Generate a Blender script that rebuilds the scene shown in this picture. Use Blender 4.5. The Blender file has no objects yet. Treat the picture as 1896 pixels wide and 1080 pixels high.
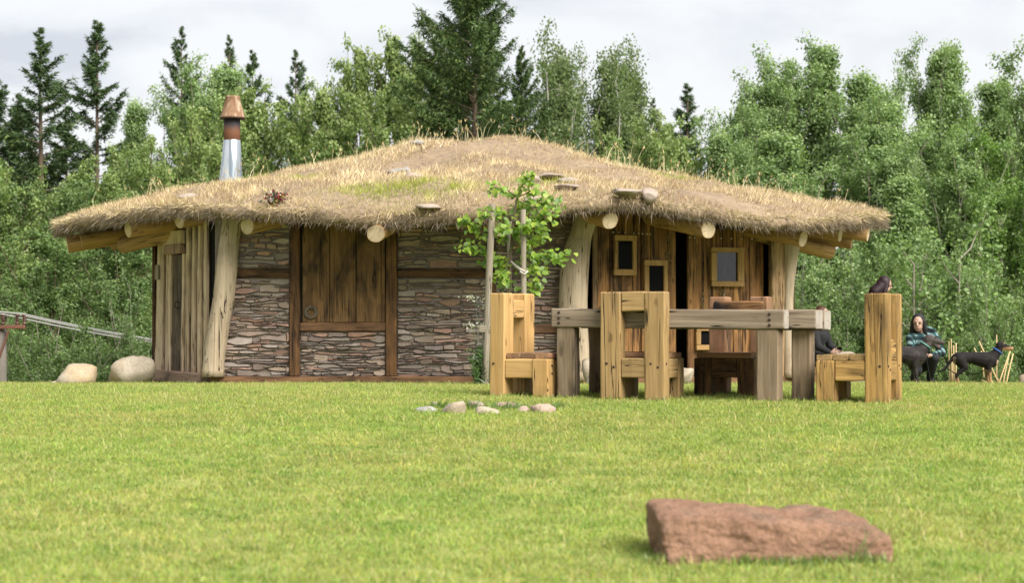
import bpy, bmesh, math, random
import numpy as np
from mathutils import Vector, Matrix, noise as mnoise

random.seed(7)
RNG = np.random.default_rng(7)
scene = bpy.context.scene
COL = scene.collection
R = math.radians

# ------------------------------------------------------------------ camera, sky, sun, exposure
F_PX, HX, HY, ZC = 3687.0, 948.0, 600.0, 0.807       # focal length, principal column and eye level in photo pixels; eye height
cam_d = bpy.data.cameras.new('camera')
cam = bpy.data.objects.new('camera', cam_d)
COL.objects.link(cam)
cam.location = (0, 0, ZC)
cam.rotation_euler = (R(90), 0, 0)
cam_d.sensor_width = 36.0
cam_d.lens = 36.0 * F_PX / 1896.0
cam_d.shift_y = 60.0 / 1896.0
cam_d.clip_start = 0.1
cam_d.clip_end = 3000
cam_d.dof.use_dof = True
cam_d.dof.focus_distance = 21.5
cam_d.dof.aperture_fstop = 3.0
scene.camera = cam

SUN_DIR = Vector((0.46, -0.54, 0.71)).normalized()    # towards the sun: high, from the right and a little behind the camera
world = bpy.data.worlds.new('World')
scene.world = world
world.use_nodes = True
wn, wl = world.node_tree.nodes, world.node_tree.links
wn.clear()
w_out = wn.new('ShaderNodeOutputWorld')
w_bg = wn.new('ShaderNodeBackground')
w_bg.inputs['Strength'].default_value = 0.1
w_sky = wn.new('ShaderNodeTexSky')
w_sky.sky_type = 'NISHITA'
w_sky.sun_disc = False
w_sky.sun_elevation = math.asin(SUN_DIR.z)
w_sky.sun_rotation = math.atan2(SUN_DIR.x, SUN_DIR.y)
w_tc = wn.new('ShaderNodeTexCoord')
w_map = wn.new('ShaderNodeMapping')
w_map.inputs['Scale'].default_value = (1.0, 1.0, 2.3)
w_map.inputs['Location'].default_value = (0.52, 0.31, 0.11)
w_n = wn.new('ShaderNodeTexNoise')
w_n.inputs['Scale'].default_value = 7.5
w_n.inputs['Detail'].default_value = 7
w_n.inputs['Roughness'].default_value = 0.52
w_n.inputs['Distortion'].default_value = 0.35
w_r = wn.new('ShaderNodeValToRGB')
w_r.color_ramp.elements[0].position = 0.41
w_r.color_ramp.elements[0].color = (3.55, 3.68, 3.98, 1)
w_r.color_ramp.elements[1].position = 0.58
w_r.color_ramp.elements[1].color = (4.9, 4.92, 4.97, 1)
e = w_r.color_ramp.elements.new(0.48)
e.color = (4.35, 4.44, 4.63, 1)
w_mix = wn.new('ShaderNodeMix')
w_mix.data_type = 'RGBA'
w_mix.inputs['Factor'].default_value = 0.93
wl.new(w_tc.outputs['Generated'], w_map.inputs['Vector'])
wl.new(w_map.outputs['Vector'], w_n.inputs['Vector'])
wl.new(w_n.outputs['Fac'], w_r.inputs['Fac'])
wl.new(w_sky.outputs['Color'], w_mix.inputs['A'])
wl.new(w_r.outputs['Color'], w_mix.inputs['B'])
wl.new(w_mix.outputs['Result'], w_bg.inputs['Color'])
wl.new(w_bg.outputs['Background'], w_out.inputs['Surface'])

sun_d = bpy.data.lights.new('sun', 'SUN')
sun_d.energy = 4.2
sun_d.angle = R(42)
sun_d.color = (1.0, 0.955, 0.88)
sun = bpy.data.objects.new('sun', sun_d)
COL.objects.link(sun)
sun.rotation_euler = SUN_DIR.to_track_quat('Z', 'Y').to_euler()
sun.location = (10, -10, 30)

vs = scene.view_settings
vs.view_transform = 'Standard'
vs.look = 'None'
vs.exposure = 0.98
vs.gamma = 1.0
vs.use_curve_mapping = False
scene.render.engine = 'CYCLES'
scene.cycles.use_denoising = True
scene.cycles.max_bounces = 6
scene.cycles.diffuse_bounces = 3
scene.cycles.glossy_bounces = 3
scene.cycles.transmission_bounces = 3
scene.cycles.transparent_max_bounces = 6
scene.cycles.sample_clamp_indirect = 6.0


# ------------------------------------------------------------------ helpers
def P(px, py, d):
    """world point seen at photo pixel (px, py) at distance d along the view axis"""
    return Vector(((px - HX) / F_PX * d, d, ZC - (py - HY) / F_PX * d))


GY = [-50, 0, 6, 9, 11, 13, 15, 17, 18.5, 20, 23, 26, 27.2, 28, 29, 31, 33, 38, 46, 60, 90, 200, 600, 1600]
GZ = [-1.2, -0.34, -0.30, -0.255, -0.14, 0.0, 0.09, 0.135, 0.148, 0.145, 0.075, 0.0, -0.02, -0.06, -0.17, -0.55, -1.15, -2.9, -4.2, -4.9, -5.4, -6, -7, -8]


def gz(x, y):
    return float(np.interp(y, GY, GZ)) + 0.012 * math.sin(x * 0.9 + 0.4) * math.sin(y * 0.7)


def gz_np(x, y):
    return np.interp(y, GY, GZ) + 0.012 * np.sin(x * 0.9 + 0.4) * np.sin(y * 0.7)


WM = {}


def empty(name, loc, label=None, cat=None, group=None, parent=None):
    o = bpy.data.objects.new(name, None)
    COL.objects.link(o)
    o.empty_display_size = 0.2
    M = Matrix.Translation(loc)
    put(o, M, parent)
    tag(o, label, cat, group)
    return o


def put(o, M, parent=None):
    WM[o.name] = M.copy()
    if parent is not None:
        o.parent = parent
        o.matrix_parent_inverse = WM[parent.name].inverted()
    o.matrix_basis = M


def tag(o, label=None, cat=None, group=None, kind=None):
    if label: o['label'] = label
    if cat: o['category'] = cat
    if group: o['group'] = group
    if kind: o['kind'] = kind
    return o


def add(name, me, parent=None, M=None, mats=None):
    o = bpy.data.objects.new(name, me)
    COL.objects.link(o)
    put(o, M if M is not None else Matrix(), parent)
    if mats is not None and len(me.materials) == 0:
        for m in (mats if isinstance(mats, (list, tuple)) else [mats]):
            me.materials.append(m)
    return o


def mesh(name, V, F, smooth=False):
    me = bpy.data.meshes.new(name)
    me.from_pydata([tuple(v) for v in V], [], [tuple(f) for f in F])
    if smooth:
        me.polygons.foreach_set('use_smooth', [True] * len(me.polygons))
    me.update()
    return me


def big_mesh(name, V, F, col=None, smooth=False):
    V = np.asarray(V, dtype=np.float32); F = np.asarray(F, dtype=np.int32)
    me = bpy.data.meshes.new(name)
    k = F.shape[1]
    me.vertices.add(len(V)); me.vertices.foreach_set('co', V.ravel())
    me.loops.add(F.size); me.loops.foreach_set('vertex_index', F.ravel())
    me.polygons.add(len(F)); me.polygons.foreach_set('loop_start', np.arange(0, F.size, k, dtype=np.int32))
    if smooth:
        me.polygons.foreach_set('use_smooth', np.ones(len(F), dtype=bool))
    me.update(calc_edges=True)
    if col is not None:
        set_col(me, col)
    return me


def set_col(me, col):
    a = me.color_attributes.new('Col', 'FLOAT_COLOR', 'POINT')
    c = np.ones((len(me.vertices), 4), dtype=np.float32)
    c[:, :3] = np.asarray(col, dtype=np.float32)
    a.data.foreach_set('color', c.ravel())


def frame_from(p0, p1, up=Vector((0, 0, 1))):
    """matrix whose local z runs from p0 to p1"""
    z = (p1 - p0).normalized()
    if abs(z.dot(up)) > 0.97:
        up = Vector((0, 1, 0))
    x = up.cross(z).normalized()
    y = z.cross(x)
    M = Matrix((x, y, z)).transposed().to_4x4()
    M.translation = p0
    return M


# ------------------------------------------------------------------ materials
def new_mat(name):
    m = bpy.data.materials.new(name)
    m.use_nodes = True
    nt = m.node_tree
    nt.nodes.clear()
    out = nt.nodes.new('ShaderNodeOutputMaterial')
    return m, nt, nt.nodes, nt.links, out


def N(nt, typ, **kw):
    n = nt.nodes.new(typ)
    for k, v in kw.items():
        if hasattr(n, k) and k not in n.inputs:
            setattr(n, k, v)
        else:
            n.inputs[k].default_value = v
    return n


def noise_tex(nt, vec, scale=(1, 1, 1), nscale=1.0, detail=4.0, rough=0.55, dist=0.0):
    mp = nt.nodes.new('ShaderNodeMapping')
    mp.inputs['Scale'].default_value = scale
    nt.links.new(vec, mp.inputs['Vector'])
    n = nt.nodes.new('ShaderNodeTexNoise')
    n.inputs['Scale'].default_value = nscale
    n.inputs['Detail'].default_value = detail
    n.inputs['Roughness'].default_value = rough
    n.inputs['Distortion'].default_value = dist
    nt.links.new(mp.outputs['Vector'], n.inputs['Vector'])
    return n.outputs['Fac']


def rng_map(nt, fac, a, b, c=0.0, d=1.0):
    n = nt.nodes.new('ShaderNodeMapRange')
    n.inputs['From Min'].default_value = a
    n.inputs['From Max'].default_value = b
    n.inputs['To Min'].default_value = c
    n.inputs['To Max'].default_value = d
    nt.links.new(fac, n.inputs['Value'])
    return n.outputs['Result']


def math_n(nt, op, a, b=None):
    n = nt.nodes.new('ShaderNodeMath')
    n.operation = op
    for i, v in enumerate((a, b)):
        if v is None: continue
        if isinstance(v, (int, float)): n.inputs[i].default_value = v
        else: nt.links.new(v, n.inputs[i])
    return n.outputs[0]


def mixc(nt, fac, a, b, mode='MIX'):
    n = nt.nodes.new('ShaderNodeMix')
    n.data_type = 'RGBA'
    n.blend_type = mode
    for key, v in (('Factor', fac), ('A', a), ('B', b)):
        s = [i for i in n.inputs if i.name == key and (i.type == 'VALUE' if key == 'Factor' else i.type == 'RGBA')][0]
        if isinstance(v, (int, float)): s.default_value = v
        elif isinstance(v, (tuple, list)): s.default_value = (*v[:3], 1)
        else: nt.links.new(v, s)
    return [o for o in n.outputs if o.type == 'RGBA'][0]


def bump_n(nt, h, strength=0.4, dist=0.01):
    b = nt.nodes.new('ShaderNodeBump')
    b.inputs['Strength'].default_value = strength
    b.inputs['Distance'].default_value = dist
    nt.links.new(h, b.inputs['Height'])
    return b.outputs['Normal']


def principled(nt, out, col, rough=0.7, normal=None, spec=0.35, metal=0.0):
    p = nt.nodes.new('ShaderNodeBsdfPrincipled')
    if isinstance(col, (tuple, list)): p.inputs['Base Color'].default_value = (*col[:3], 1)
    else: nt.links.new(col, p.inputs['Base Color'])
    if isinstance(rough, (int, float)): p.inputs['Roughness'].default_value = rough
    else: nt.links.new(rough, p.inputs['Roughness'])
    p.inputs['Specular IOR Level'].default_value = spec
    if isinstance(metal, (int, float)): p.inputs['Metallic'].default_value = metal
    else: nt.links.new(metal, p.inputs['Metallic'])
    if normal is not None: nt.links.new(normal, p.inputs['Normal'])
    nt.links.new(p.outputs['BSDF'], out.inputs['Surface'])
    return p


def obj_vec(nt):
    """object coordinates shifted by a random amount for each object, so no two timbers share their grain"""
    tc = nt.nodes.new('ShaderNodeTexCoord')
    oi = nt.nodes.new('ShaderNodeObjectInfo')
    v = nt.nodes.new('ShaderNodeVectorMath'); v.operation = 'MULTIPLY_ADD'
    cb = nt.nodes.new('ShaderNodeCombineXYZ')
    for i in range(3): nt.links.new(oi.outputs['Random'], cb.inputs[i])
    nt.links.new(cb.outputs[0], v.inputs[0])
    v.inputs[1].default_value = (61.0, 37.0, 23.0)
    nt.links.new(tc.outputs['Object'], v.inputs[2])
    return v.outputs[0], oi.outputs['Random']


def wood(name, light, mid, dark, blotch=0.35, crack=0.8, rough=0.75, vary=0.25, fine=0.35, knots=True, streak=0.0):
    m, nt, nd, lk, out = new_mat(name)
    vec, rnd = obj_vec(nt)
    fineN = noise_tex(nt, vec, (62, 62, 2.4), 1.0, 5, 0.6, 0.2)
    medN = noise_tex(nt, vec, (13, 13, 0.9), 1.0, 4, 0.6, 0.9)
    bigN = noise_tex(nt, vec, (3.2, 3.2, 1.3), 1.0, 5, 0.62, 0.6)
    crkN = noise_tex(nt, vec, (16, 16, 0.5), 1.0, 2.5, 0.45, 0.3)
    mskN = noise_tex(nt, vec, (4, 4, 1.1), 1.0, 2, 0.5)
    c = mixc(nt, rng_map(nt, medN, 0.33, 0.68), light, mid)
    c = mixc(nt, rng_map(nt, bigN, 0.60 - 0.3 * blotch, 0.80 - 0.22 * blotch, 0, min(1, 0.35 + blotch)), c, dark)
    if streak > 0:
        stN = noise_tex(nt, vec, (26, 26, 1.0), 1.0, 4, 0.6, 0.4)
        stM = noise_tex(nt, vec, (2.5, 2.5, 2.0), 1.0, 3, 0.5)
        f = math_n(nt, 'MULTIPLY', rng_map(nt, stN, 0.47, 0.60), rng_map(nt, stM, 0.60 - 0.3 * streak, 0.72 - 0.2 * streak))
        c = mixc(nt, f, c, dark)
    if knots:
        vo = nt.nodes.new('ShaderNodeTexVoronoi')
        mp = nt.nodes.new('ShaderNodeMapping'); mp.inputs['Scale'].default_value = (7, 7, 3.1)
        lk.new(vec, mp.inputs['Vector']); lk.new(mp.outputs[0], vo.inputs['Vector'])
        vo.inputs['Scale'].default_value = 1.0
        kn = rng_map(nt, vo.outputs['Distance'], 0.10, 0.17, 0.8, 0.0)
        c = mixc(nt, kn, c, tuple(x * 0.55 for x in mid))
    c = mixc(nt, 1.0, c, mixc(nt, rng_map(nt, fineN, 0.3, 0.7), (1 - fine,) * 3, (1 + fine * 0.35,) * 3), 'MULTIPLY')
    ck = math_n(nt, 'ABSOLUTE', math_n(nt, 'SUBTRACT', crkN, 0.5))
    ck = math_n(nt, 'MULTIPLY', rng_map(nt, ck, 0.004, 0.013, 1, 0), rng_map(nt, mskN, 0.44, 0.52, 0, crack))
    c = mixc(nt, ck, c, tuple(x * 0.16 for x in dark))
    v = rng_map(nt, rnd, 0, 1, 1 - vary, 1 + vary * 0.6)
    cb = nt.nodes.new('ShaderNodeCombineXYZ')
    for i in range(3): lk.new(v, cb.inputs[i])
    c = mixc(nt, 1.0, c, cb.outputs[0], 'MULTIPLY')
    h = math_n(nt, 'SUBTRACT', math_n(nt, 'MULTIPLY', fineN, 0.5), math_n(nt, 'MULTIPLY', ck, 1.2))
    principled(nt, out, c, rough, bump_n(nt, h, 0.55, 0.008), 0.25)
    return m


def end_grain(name, light, dark):
    m, nt, nd, lk, out = new_mat(name)
    vec, rnd = obj_vec(nt)
    tc = nd.new('ShaderNodeTexCoord')
    sx = nd.new('ShaderNodeSeparateXYZ'); lk.new(tc.outputs['Object'], sx.inputs[0])
    r2 = math_n(nt, 'SQRT', math_n(nt, 'ADD', math_n(nt, 'MULTIPLY', sx.outputs[0], sx.outputs[0]), math_n(nt, 'MULTIPLY', sx.outputs[1], sx.outputs[1])))
    wob = noise_tex(nt, vec, (9, 9, 9), 1, 3)
    ring = math_n(nt, 'SINE', math_n(nt, 'MULTIPLY', math_n(nt, 'ADD', r2, math_n(nt, 'MULTIPLY', wob, 0.03)), 330.0))
    c = mixc(nt, rng_map(nt, ring, -1, 1, 0, 0.55), light, dark)
    c = mixc(nt, rng_map(nt, r2, 0.06, 0.12, 0, 0.55), c, dark)
    c = mixc(nt, rng_map(nt, noise_tex(nt, vec, (5, 5, 5), 1, 4), 0.45, 0.7, 0, 0.5), c, dark)
    ang = math_n(nt, 'ARCTAN2', sx.outputs[1], sx.outputs[0])
    an = noise_tex(nt, vec, (3, 3, 3), 1, 2)
    k = math_n(nt, 'SINE', math_n(nt, 'ADD', math_n(nt, 'MULTIPLY', ang, 2.0), math_n(nt, 'MULTIPLY', math_n(nt, 'ADD', an, rnd), 6.0)))
    ck = math_n(nt, 'MULTIPLY', rng_map(nt, math_n(nt, 'ABSOLUTE', k), 0.02, 0.10, 0.9, 0), rng_map(nt, wob, 0.42, 0.5))
    c = mixc(nt, ck, c, tuple(x * 0.25 for x in dark))
    principled(nt, out, c, 0.85, None, 0.2)
    return m


def stone_mat(name, a, b, c2, scale=4.0, bump=0.5, bdist=0.02, speck=0.3, attr=False, island=False):
    m, nt, nd, lk, out = new_mat(name)
    vec, rnd = obj_vec(nt)
    n1 = noise_tex(nt, vec, (1, 1, 1), scale, 7, 0.62, 0.4)
    n2 = noise_tex(nt, vec, (1, 1, 1), scale * 0.45, 4, 0.55, 0.6)
    n3 = noise_tex(nt, vec, (1, 1, 1), scale * 9, 4, 0.65)
    if attr:
        at = nd.new('ShaderNodeAttribute'); at.attribute_name = 'Col'
        c = mixc(nt, rng_map(nt, n1, 0.3, 0.72, 0, 0.7), at.outputs['Color'], mixc(nt, 1.0, at.outputs['Color'], c2, 'MULTIPLY'))
        c = mixc(nt, rng_map(nt, n2, 0.56, 0.7, 0, 0.45), c, b)
    else:
        c = mixc(nt, rng_map(nt, n1, 0.35, 0.66), a, b)
        c = mixc(nt, rng_map(nt, n2, 0.5, 0.68, 0, 0.8), c, c2)
    c = mixc(nt, 1.0, c, mixc(nt, rng_map(nt, n3, 0.3, 0.7), (1 - speck,) * 3, (1 + speck * 0.5,) * 3), 'MULTIPLY')
    h = math_n(nt, 'ADD', n1, math_n(nt, 'MULTIPLY', n3, 0.25))
    principled(nt, out, c, 0.9, bump_n(nt, h, bump, bdist), 0.2)
    return m


def leaf_mat(name, base=None, trans=0.35, tint=(1, 1, 1), vary=0.35, gloss=0.06):
    """leaf or blade: diffuse with light passing through, colour from the mesh's own Col where base is None"""
    m, nt, nd, lk, out = new_mat(name)
    if base is None:
        at = nd.new('ShaderNodeAttribute'); at.attribute_name = 'Col'
        c = at.outputs['Color']
        if tint != (1, 1, 1): c = mixc(nt, 1.0, c, tint, 'MULTIPLY')
    else:
        rgb = nd.new('ShaderNodeRGB'); rgb.outputs[0].default_value = (*base, 1)
        c = rgb.outputs[0]
    ge = nd.new('ShaderNodeNewGeometry')
    v = rng_map(nt, ge.outputs['Random Per Island'], 0, 1, 1 - vary, 1 + vary)
    cb = nd.new('ShaderNodeCombineXYZ')
    for i in range(3): lk.new(v, cb.inputs[i])
    c = mixc(nt, 1.0, c, cb.outputs[0], 'MULTIPLY')
    di = nd.new('ShaderNodeBsdfDiffuse'); tr = nd.new('ShaderNodeBsdfTranslucent'); gl = nd.new('ShaderNodeBsdfGlossy')
    gl.inputs['Roughness'].default_value = 0.45
    lk.new(c, di.inputs['Color'])
    lk.new(mixc(nt, 1.0, c, (1.05, 1.15, 0.6), 'MULTIPLY'), tr.inputs['Color'])
    m1 = nd.new('ShaderNodeMixShader'); m1.inputs[0].default_value = trans
    lk.new(di.outputs[0], m1.inputs[1]); lk.new(tr.outputs[0], m1.inputs[2])
    m2 = nd.new('ShaderNodeMixShader'); m2.inputs[0].default_value = gloss
    lk.new(m1.outputs[0], m2.inputs[1]); lk.new(gl.outputs[0], m2.inputs[2])
    lk.new(m2.outputs[0], out.inputs['Surface'])
    return m


def plain(name, col, rough=0.7, metal=0.0, spec=0.4, nscale=20, var=0.15, bump=0.0):
    m, nt, nd, lk, out = new_mat(name)
    vec, rnd = obj_vec(nt)
    n = noise_tex(nt, vec, (1, 1, 1), nscale, 4, 0.6)
    c = mixc(nt, n, tuple(x * (1 - var) for x in col), tuple(x * (1 + var) for x in col))
    principled(nt, out, c, rough, bump_n(nt, n, bump, 0.01) if bump else None, spec, metal)
    return m


M_ = {}
M_['honey'] = wood('honey_timber', (0.54, 0.345, 0.145), (0.45, 0.27, 0.10), (0.20, 0.11, 0.048), 0.15, 0.9, 0.7, 0.16, 0.2)
M_['tan'] = wood('tan_timber', (0.36, 0.24, 0.105), (0.285, 0.18, 0.075), (0.10, 0.064, 0.032), 0.25, 1.0, 0.75, 0.15, 0.25)
M_['streaky'] = wood('streaky_timber', (0.48, 0.30, 0.105), (0.37, 0.21, 0.066), (0.05, 0.028, 0.014), 0.32, 1.0, 0.72, 0.15, 0.3, True, 0.75)
M_['charred_chair'] = wood('charred_timber', (0.30, 0.155, 0.06), (0.17, 0.08, 0.03), (0.014, 0.009, 0.007), 0.72, 1.0, 0.75, 0.2, 0.4, True, 0.6)
M_['reddish'] = wood('reddish_timber', (0.38, 0.22, 0.125), (0.30, 0.155, 0.085), (0.09, 0.05, 0.03), 0.3, 1.0, 0.75, 0.2, 0.3)
M_['grey_timber'] = wood('weathered_grey_timber', (0.27, 0.215, 0.158), (0.19, 0.143, 0.10), (0.08, 0.06, 0.045), 0.35, 1.0, 0.82, 0.12, 0.3)
M_['grey_brown'] = wood('weathered_leg_timber', (0.27, 0.205, 0.135), (0.185, 0.13, 0.08), (0.06, 0.043, 0.03), 0.4, 1.0, 0.82, 0.15, 0.3, True, 0.4)
M_['dark_timber'] = wood('dark_brown_timber', (0.25, 0.125, 0.048), (0.13, 0.062, 0.025), (0.014, 0.009, 0.007), 0.6, 0.9, 0.7, 0.25, 0.4, True, 0.5)
M_['shutter'] = wood('shutter_plank', (0.25, 0.14, 0.055), (0.155, 0.082, 0.032), (0.024, 0.014, 0.008), 0.6, 0.9, 0.7, 0.15, 0.35, True, 0.5)
M_['charred'] = wood('charred_plank', (0.46, 0.235, 0.08), (0.24, 0.11, 0.038), (0.014, 0.009, 0.007), 0.5, 0.9, 0.65, 0.35, 0.4, True, 0.7)
M_['board'] = wood('wall_board', (0.40, 0.27, 0.14), (0.29, 0.18, 0.09), (0.07, 0.045, 0.025), 0.35, 0.8, 0.78, 0.25, 0.3, True, 0.6)
M_['pale_board'] = wood('pale_wall_board', (0.66, 0.52, 0.365), (0.54, 0.405, 0.265), (0.15, 0.10, 0.06), 0.22, 0.8, 0.78, 0.2, 0.25, True, 0.45)
M_['old_door'] = wood('grey_door_plank', (0.17, 0.125, 0.085), (0.115, 0.08, 0.055), (0.03, 0.022, 0.016), 0.5, 1.0, 0.85, 0.1, 0.4, True, 0.5)
M_['base_pink'] = wood('pinkish_sill_timber', (0.38, 0.26, 0.19), (0.27, 0.17, 0.12), (0.08, 0.055, 0.045), 0.3, 0.9, 0.8, 0.1, 0.3)
M_['base_brown'] = wood('brown_sill_timber', (0.26, 0.14, 0.07), (0.17, 0.085, 0.042), (0.04, 0.024, 0.016), 0.45, 0.9, 0.75, 0.1, 0.35)
M_['frame'] = wood('window_frame_timber', (0.42, 0.26, 0.105), (0.34, 0.195, 0.072), (0.12, 0.07, 0.03), 0.15, 0.6, 0.7, 0.12, 0.2, False)
M_['log'] = wood('peeled_log', (0.43, 0.265, 0.115), (0.34, 0.195, 0.08), (0.13, 0.075, 0.035), 0.22, 0.9, 0.7, 0.12, 0.22)
M_['post'] = wood('bare_bleached_trunk', (0.46, 0.375, 0.27), (0.36, 0.28, 0.19), (0.14, 0.095, 0.062), 0.28, 1.0, 0.8, 0.05, 0.22, True)
M_['stake'] = wood('grey_stake', (0.31, 0.27, 0.21), (0.23, 0.19, 0.14), (0.09, 0.075, 0.055), 0.25, 0.9, 0.85, 0.1, 0.3)
M_['end'] = end_grain('log_end_grain', (0.60, 0.49, 0.34), (0.40, 0.29, 0.18))
M_['end_grey'] = end_grain('grey_end_grain', (0.42, 0.38, 0.33), (0.25, 0.21, 0.18))
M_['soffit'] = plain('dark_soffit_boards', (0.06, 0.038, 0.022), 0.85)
M_['iron'] = plain('rusty_iron', (0.055, 0.032, 0.024), 0.7, 0.4, nscale=60, var=0.4)
M_['black'] = plain('interior_dark', (0.012, 0.010, 0.009), 0.9)  # near-black colour puts in the darkness of the interior and board gaps


def timber(name, p0, p1, w, d, mat, parent, up=Vector((0, 0, 1)), end=None, ch=0.012, segs=3, wob=0.004):
    """squared beam from p0 to p1 with worn chamfered arrises; local z is the grain"""
    M = frame_from(p0, p1, up)
    L = (p1 - p0).length
    hw, hd = w / 2, d / 2
    c = min(ch, hw * 0.4, hd * 0.4)
    prof = [(-hw + c, -hd), (hw - c, -hd), (hw, -hd + c), (hw, hd - c), (hw - c, hd), (-hw + c, hd), (-hw, hd - c), (-hw, -hd + c)]
    V, F = [], []
    zs = [0.0] + [L * (i + random.uniform(-0.2, 0.2)) / segs for i in range(1, segs)] + [L]
    zs = [0.0, c] + zs[1:-1] + [L - c, L] if L > 4 * c else zs
    n = len(zs)
    for i, z in enumerate(zs):
        s = 1.0 if (0 < i < n - 1) else 1.0 - c * 0.8 / max(hw, hd)
        jx, jy = (random.uniform(-wob, wob), random.uniform(-wob, wob)) if 0 < i < n - 1 else (0, 0)
        for (x, y) in prof:
            V.append((x * s + jx + random.uniform(-1, 1) * wob * 0.35, y * s + jy + random.uniform(-1, 1) * wob * 0.35, z))
    for i in range(n - 1):
        for k in range(8):
            a, b = i * 8 + k, i * 8 + (k + 1) % 8
            F.append((a, b, b + 8, a + 8))
    F.append(tuple(reversed(range(8))))
    F.append(tuple((n - 1) * 8 + k for k in range(8)))
    me = mesh(name, V, F)
    me.materials.append(mat)
    if end is not None:
        me.materials.append(end)
        me.polygons[-1].material_index = 1
        me.polygons[-2].material_index = 1
    return add(name, me, parent, M)


def log(name, p0, p1, r0, r1, mat, end, parent, sides=20, segs=6, wob=0.012):
    M = frame_from(p0, p1)
    L = (p1 - p0).length
    V, F = [], []
    zs = [0, 0.006] + [L * i / segs for i in range(1, segs)] + [L - 0.006, L]
    ph = random.uniform(0, 6.28)
    for i, z in enumerate(zs):
        t = z / L
        r = r0 + (r1 - r0) * t
        if i in (0, len(zs) - 1): r -= 0.006
        cx, cy = wob * math.sin(t * 4 + ph), wob * math.cos(t * 3 + ph)
        for k in range(sides):
            a = 2 * math.pi * k / sides
            rr = r * (1 + 0.05 * math.sin(2 * a + ph) + 0.02 * math.sin(5 * a + ph * 2))
            V.append((cx + rr * math.cos(a), cy + rr * math.sin(a), z))
    n = len(zs)
    for i in range(n - 1):
        for k in range(sides):
            a, b = i * sides + k, i * sides + (k + 1) % sides
            F.append((a, b, b + sides, a + sides))
    F.append(tuple(reversed(range(sides))))
    F.append(tuple((n - 1) * sides + k for k in range(sides)))
    me = mesh(name, V, F, True)
    me.materials.append(mat); me.materials.append(end)
    for i in (-1, -2):
        me.polygons[i].material_index = 1
        me.polygons[i].use_smooth = False
    return add(name, me, parent, M)


def tube_data(paths, sides=6):
    """list of (points, radii) swept into one set of quads"""
    VV, FF, off = [], [], 0
    ang = np.linspace(0, 2 * np.pi, sides, endpoint=False)
    ca, sa = np.cos(ang), np.sin(ang)
    for pts, rad in paths:
        pts = np.asarray(pts, float); rad = np.asarray(rad, float)
        n = len(pts)
        t = np.gradient(pts, axis=0)
        t /= np.linalg.norm(t, axis=1)[:, None] + 1e-9
        ref = np.where(np.abs(t[:, 2:3]) > 0.9, np.array([[1.0, 0, 0]]), np.array([[0, 0, 1.0]]))
        if np.abs(t[:, 2]).max() > 0.9: ref[:] = [1.0, 0.13, 0]
        x = np.cross(ref, t); x /= np.linalg.norm(x, axis=1)[:, None] + 1e-9
        y = np.cross(t, x)
        ring = pts[:, None, :] + rad[:, None, None] * (ca[None, :, None] * x[:, None, :] + sa[None, :, None] * y[:, None, :])
        VV.append(ring.reshape(-1, 3))
        i = np.arange(n - 1)[:, None] * sides; k = np.arange(sides)[None, :]; k2 = (k + 1) % sides
        q = np.stack([i + k, i + k2, i + sides + k2, i + sides + k], -1).reshape(-1, 4)
        FF.append(q + off); off += n * sides
    return np.concatenate(VV), np.concatenate(FF)


def tube_mesh(name, paths, sides=6, smooth=True):
    V, F = tube_data(paths, sides)
    return big_mesh(name, V, F, None, smooth)


def lathe(name, prof, segs=28, smooth=True):
    V, F = [], []
    for (r, z) in prof:
        for k in range(segs):
            a = 2 * math.pi * k / segs
            V.append((r * math.cos(a), r * math.sin(a), z))
    for i in range(len(prof) - 1):
        for k in range(segs):
            a, b = i * segs + k, i * segs + (k + 1) % segs
            F.append((a, b, b + segs, a + segs))
    F.append(tuple(reversed(range(segs))))
    F.append(tuple((len(prof) - 1) * segs + k for k in range(segs)))
    return mesh(name, V, F, smooth)


def boulder(name, size, seed, mat, loc, rotz=0, flat=0.0, label=None, cat='boulder', group=None, sub=3, box=0.5, rough=0.10, parent=None, sink=0.12, slant=0.0):
    """lumpy rock between an ellipsoid and a box"""
    bm = bmesh.new()
    bmesh.ops.create_icosphere(bm, subdivisions=sub, radius=1.0)
    off = Vector((seed * 13.7, seed * 7.1, seed * 3.3))
    rp_ = random.Random(seed * 17 + 3)
    planes = [(Vector((rp_.gauss(0, 1), rp_.gauss(0, 1), rp_.gauss(0.15, 0.8))).normalized(), rp_.uniform(0.66, 0.98)) for _ in range(15)] + [(Vector(a_), 0.95) for a_ in ((1, 0, 0), (-1, 0, 0), (0, 0, 1))]
    for v in bm.verts:
        p = v.co.normalized()
        cut = min([dd / max(1e-3, p.dot(nn)) for (nn, dd) in planes if p.dot(nn) > 0.2] + [1.25])
        q = p * (0.08 + 0.92 * cut)
        n = mnoise.noise(p * 1.1 + off) * 1.6 + mnoise.noise(p * 2.6 + off) * 0.7 + mnoise.noise(p * 6.0 + off) * 0.3
        q = q * (1 + rough * n)
        v.co = Vector((q.x * size[0] / 2, q.y * size[1] / 2, q.z * size[2] / 2))
        if flat and v.co.z > size[2] / 2 * (1 - flat):
            v.co.z = size[2] / 2 * (1 - flat) + 0.15 * (v.co.z - size[2] / 2 * (1 - flat))
        v.co.x += slant * (v.co.z / size[2] + 0.5) * size[0] * (0.5 - v.co.x / size[0])
    me = bpy.data.meshes.new(name)
    bm.to_mesh(me); bm.free()
    me.polygons.foreach_set('use_smooth', [True] * len(me.polygons))
    M = Matrix.Translation(Vector(loc) + Vector((0, 0, size[2] / 2 * (1 - 2 * sink)))) @ Matrix.Rotation(rotz, 4, 'Z')
    o = add(name, me, parent, M, mat)
    return tag(o, label, cat, group)
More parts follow.
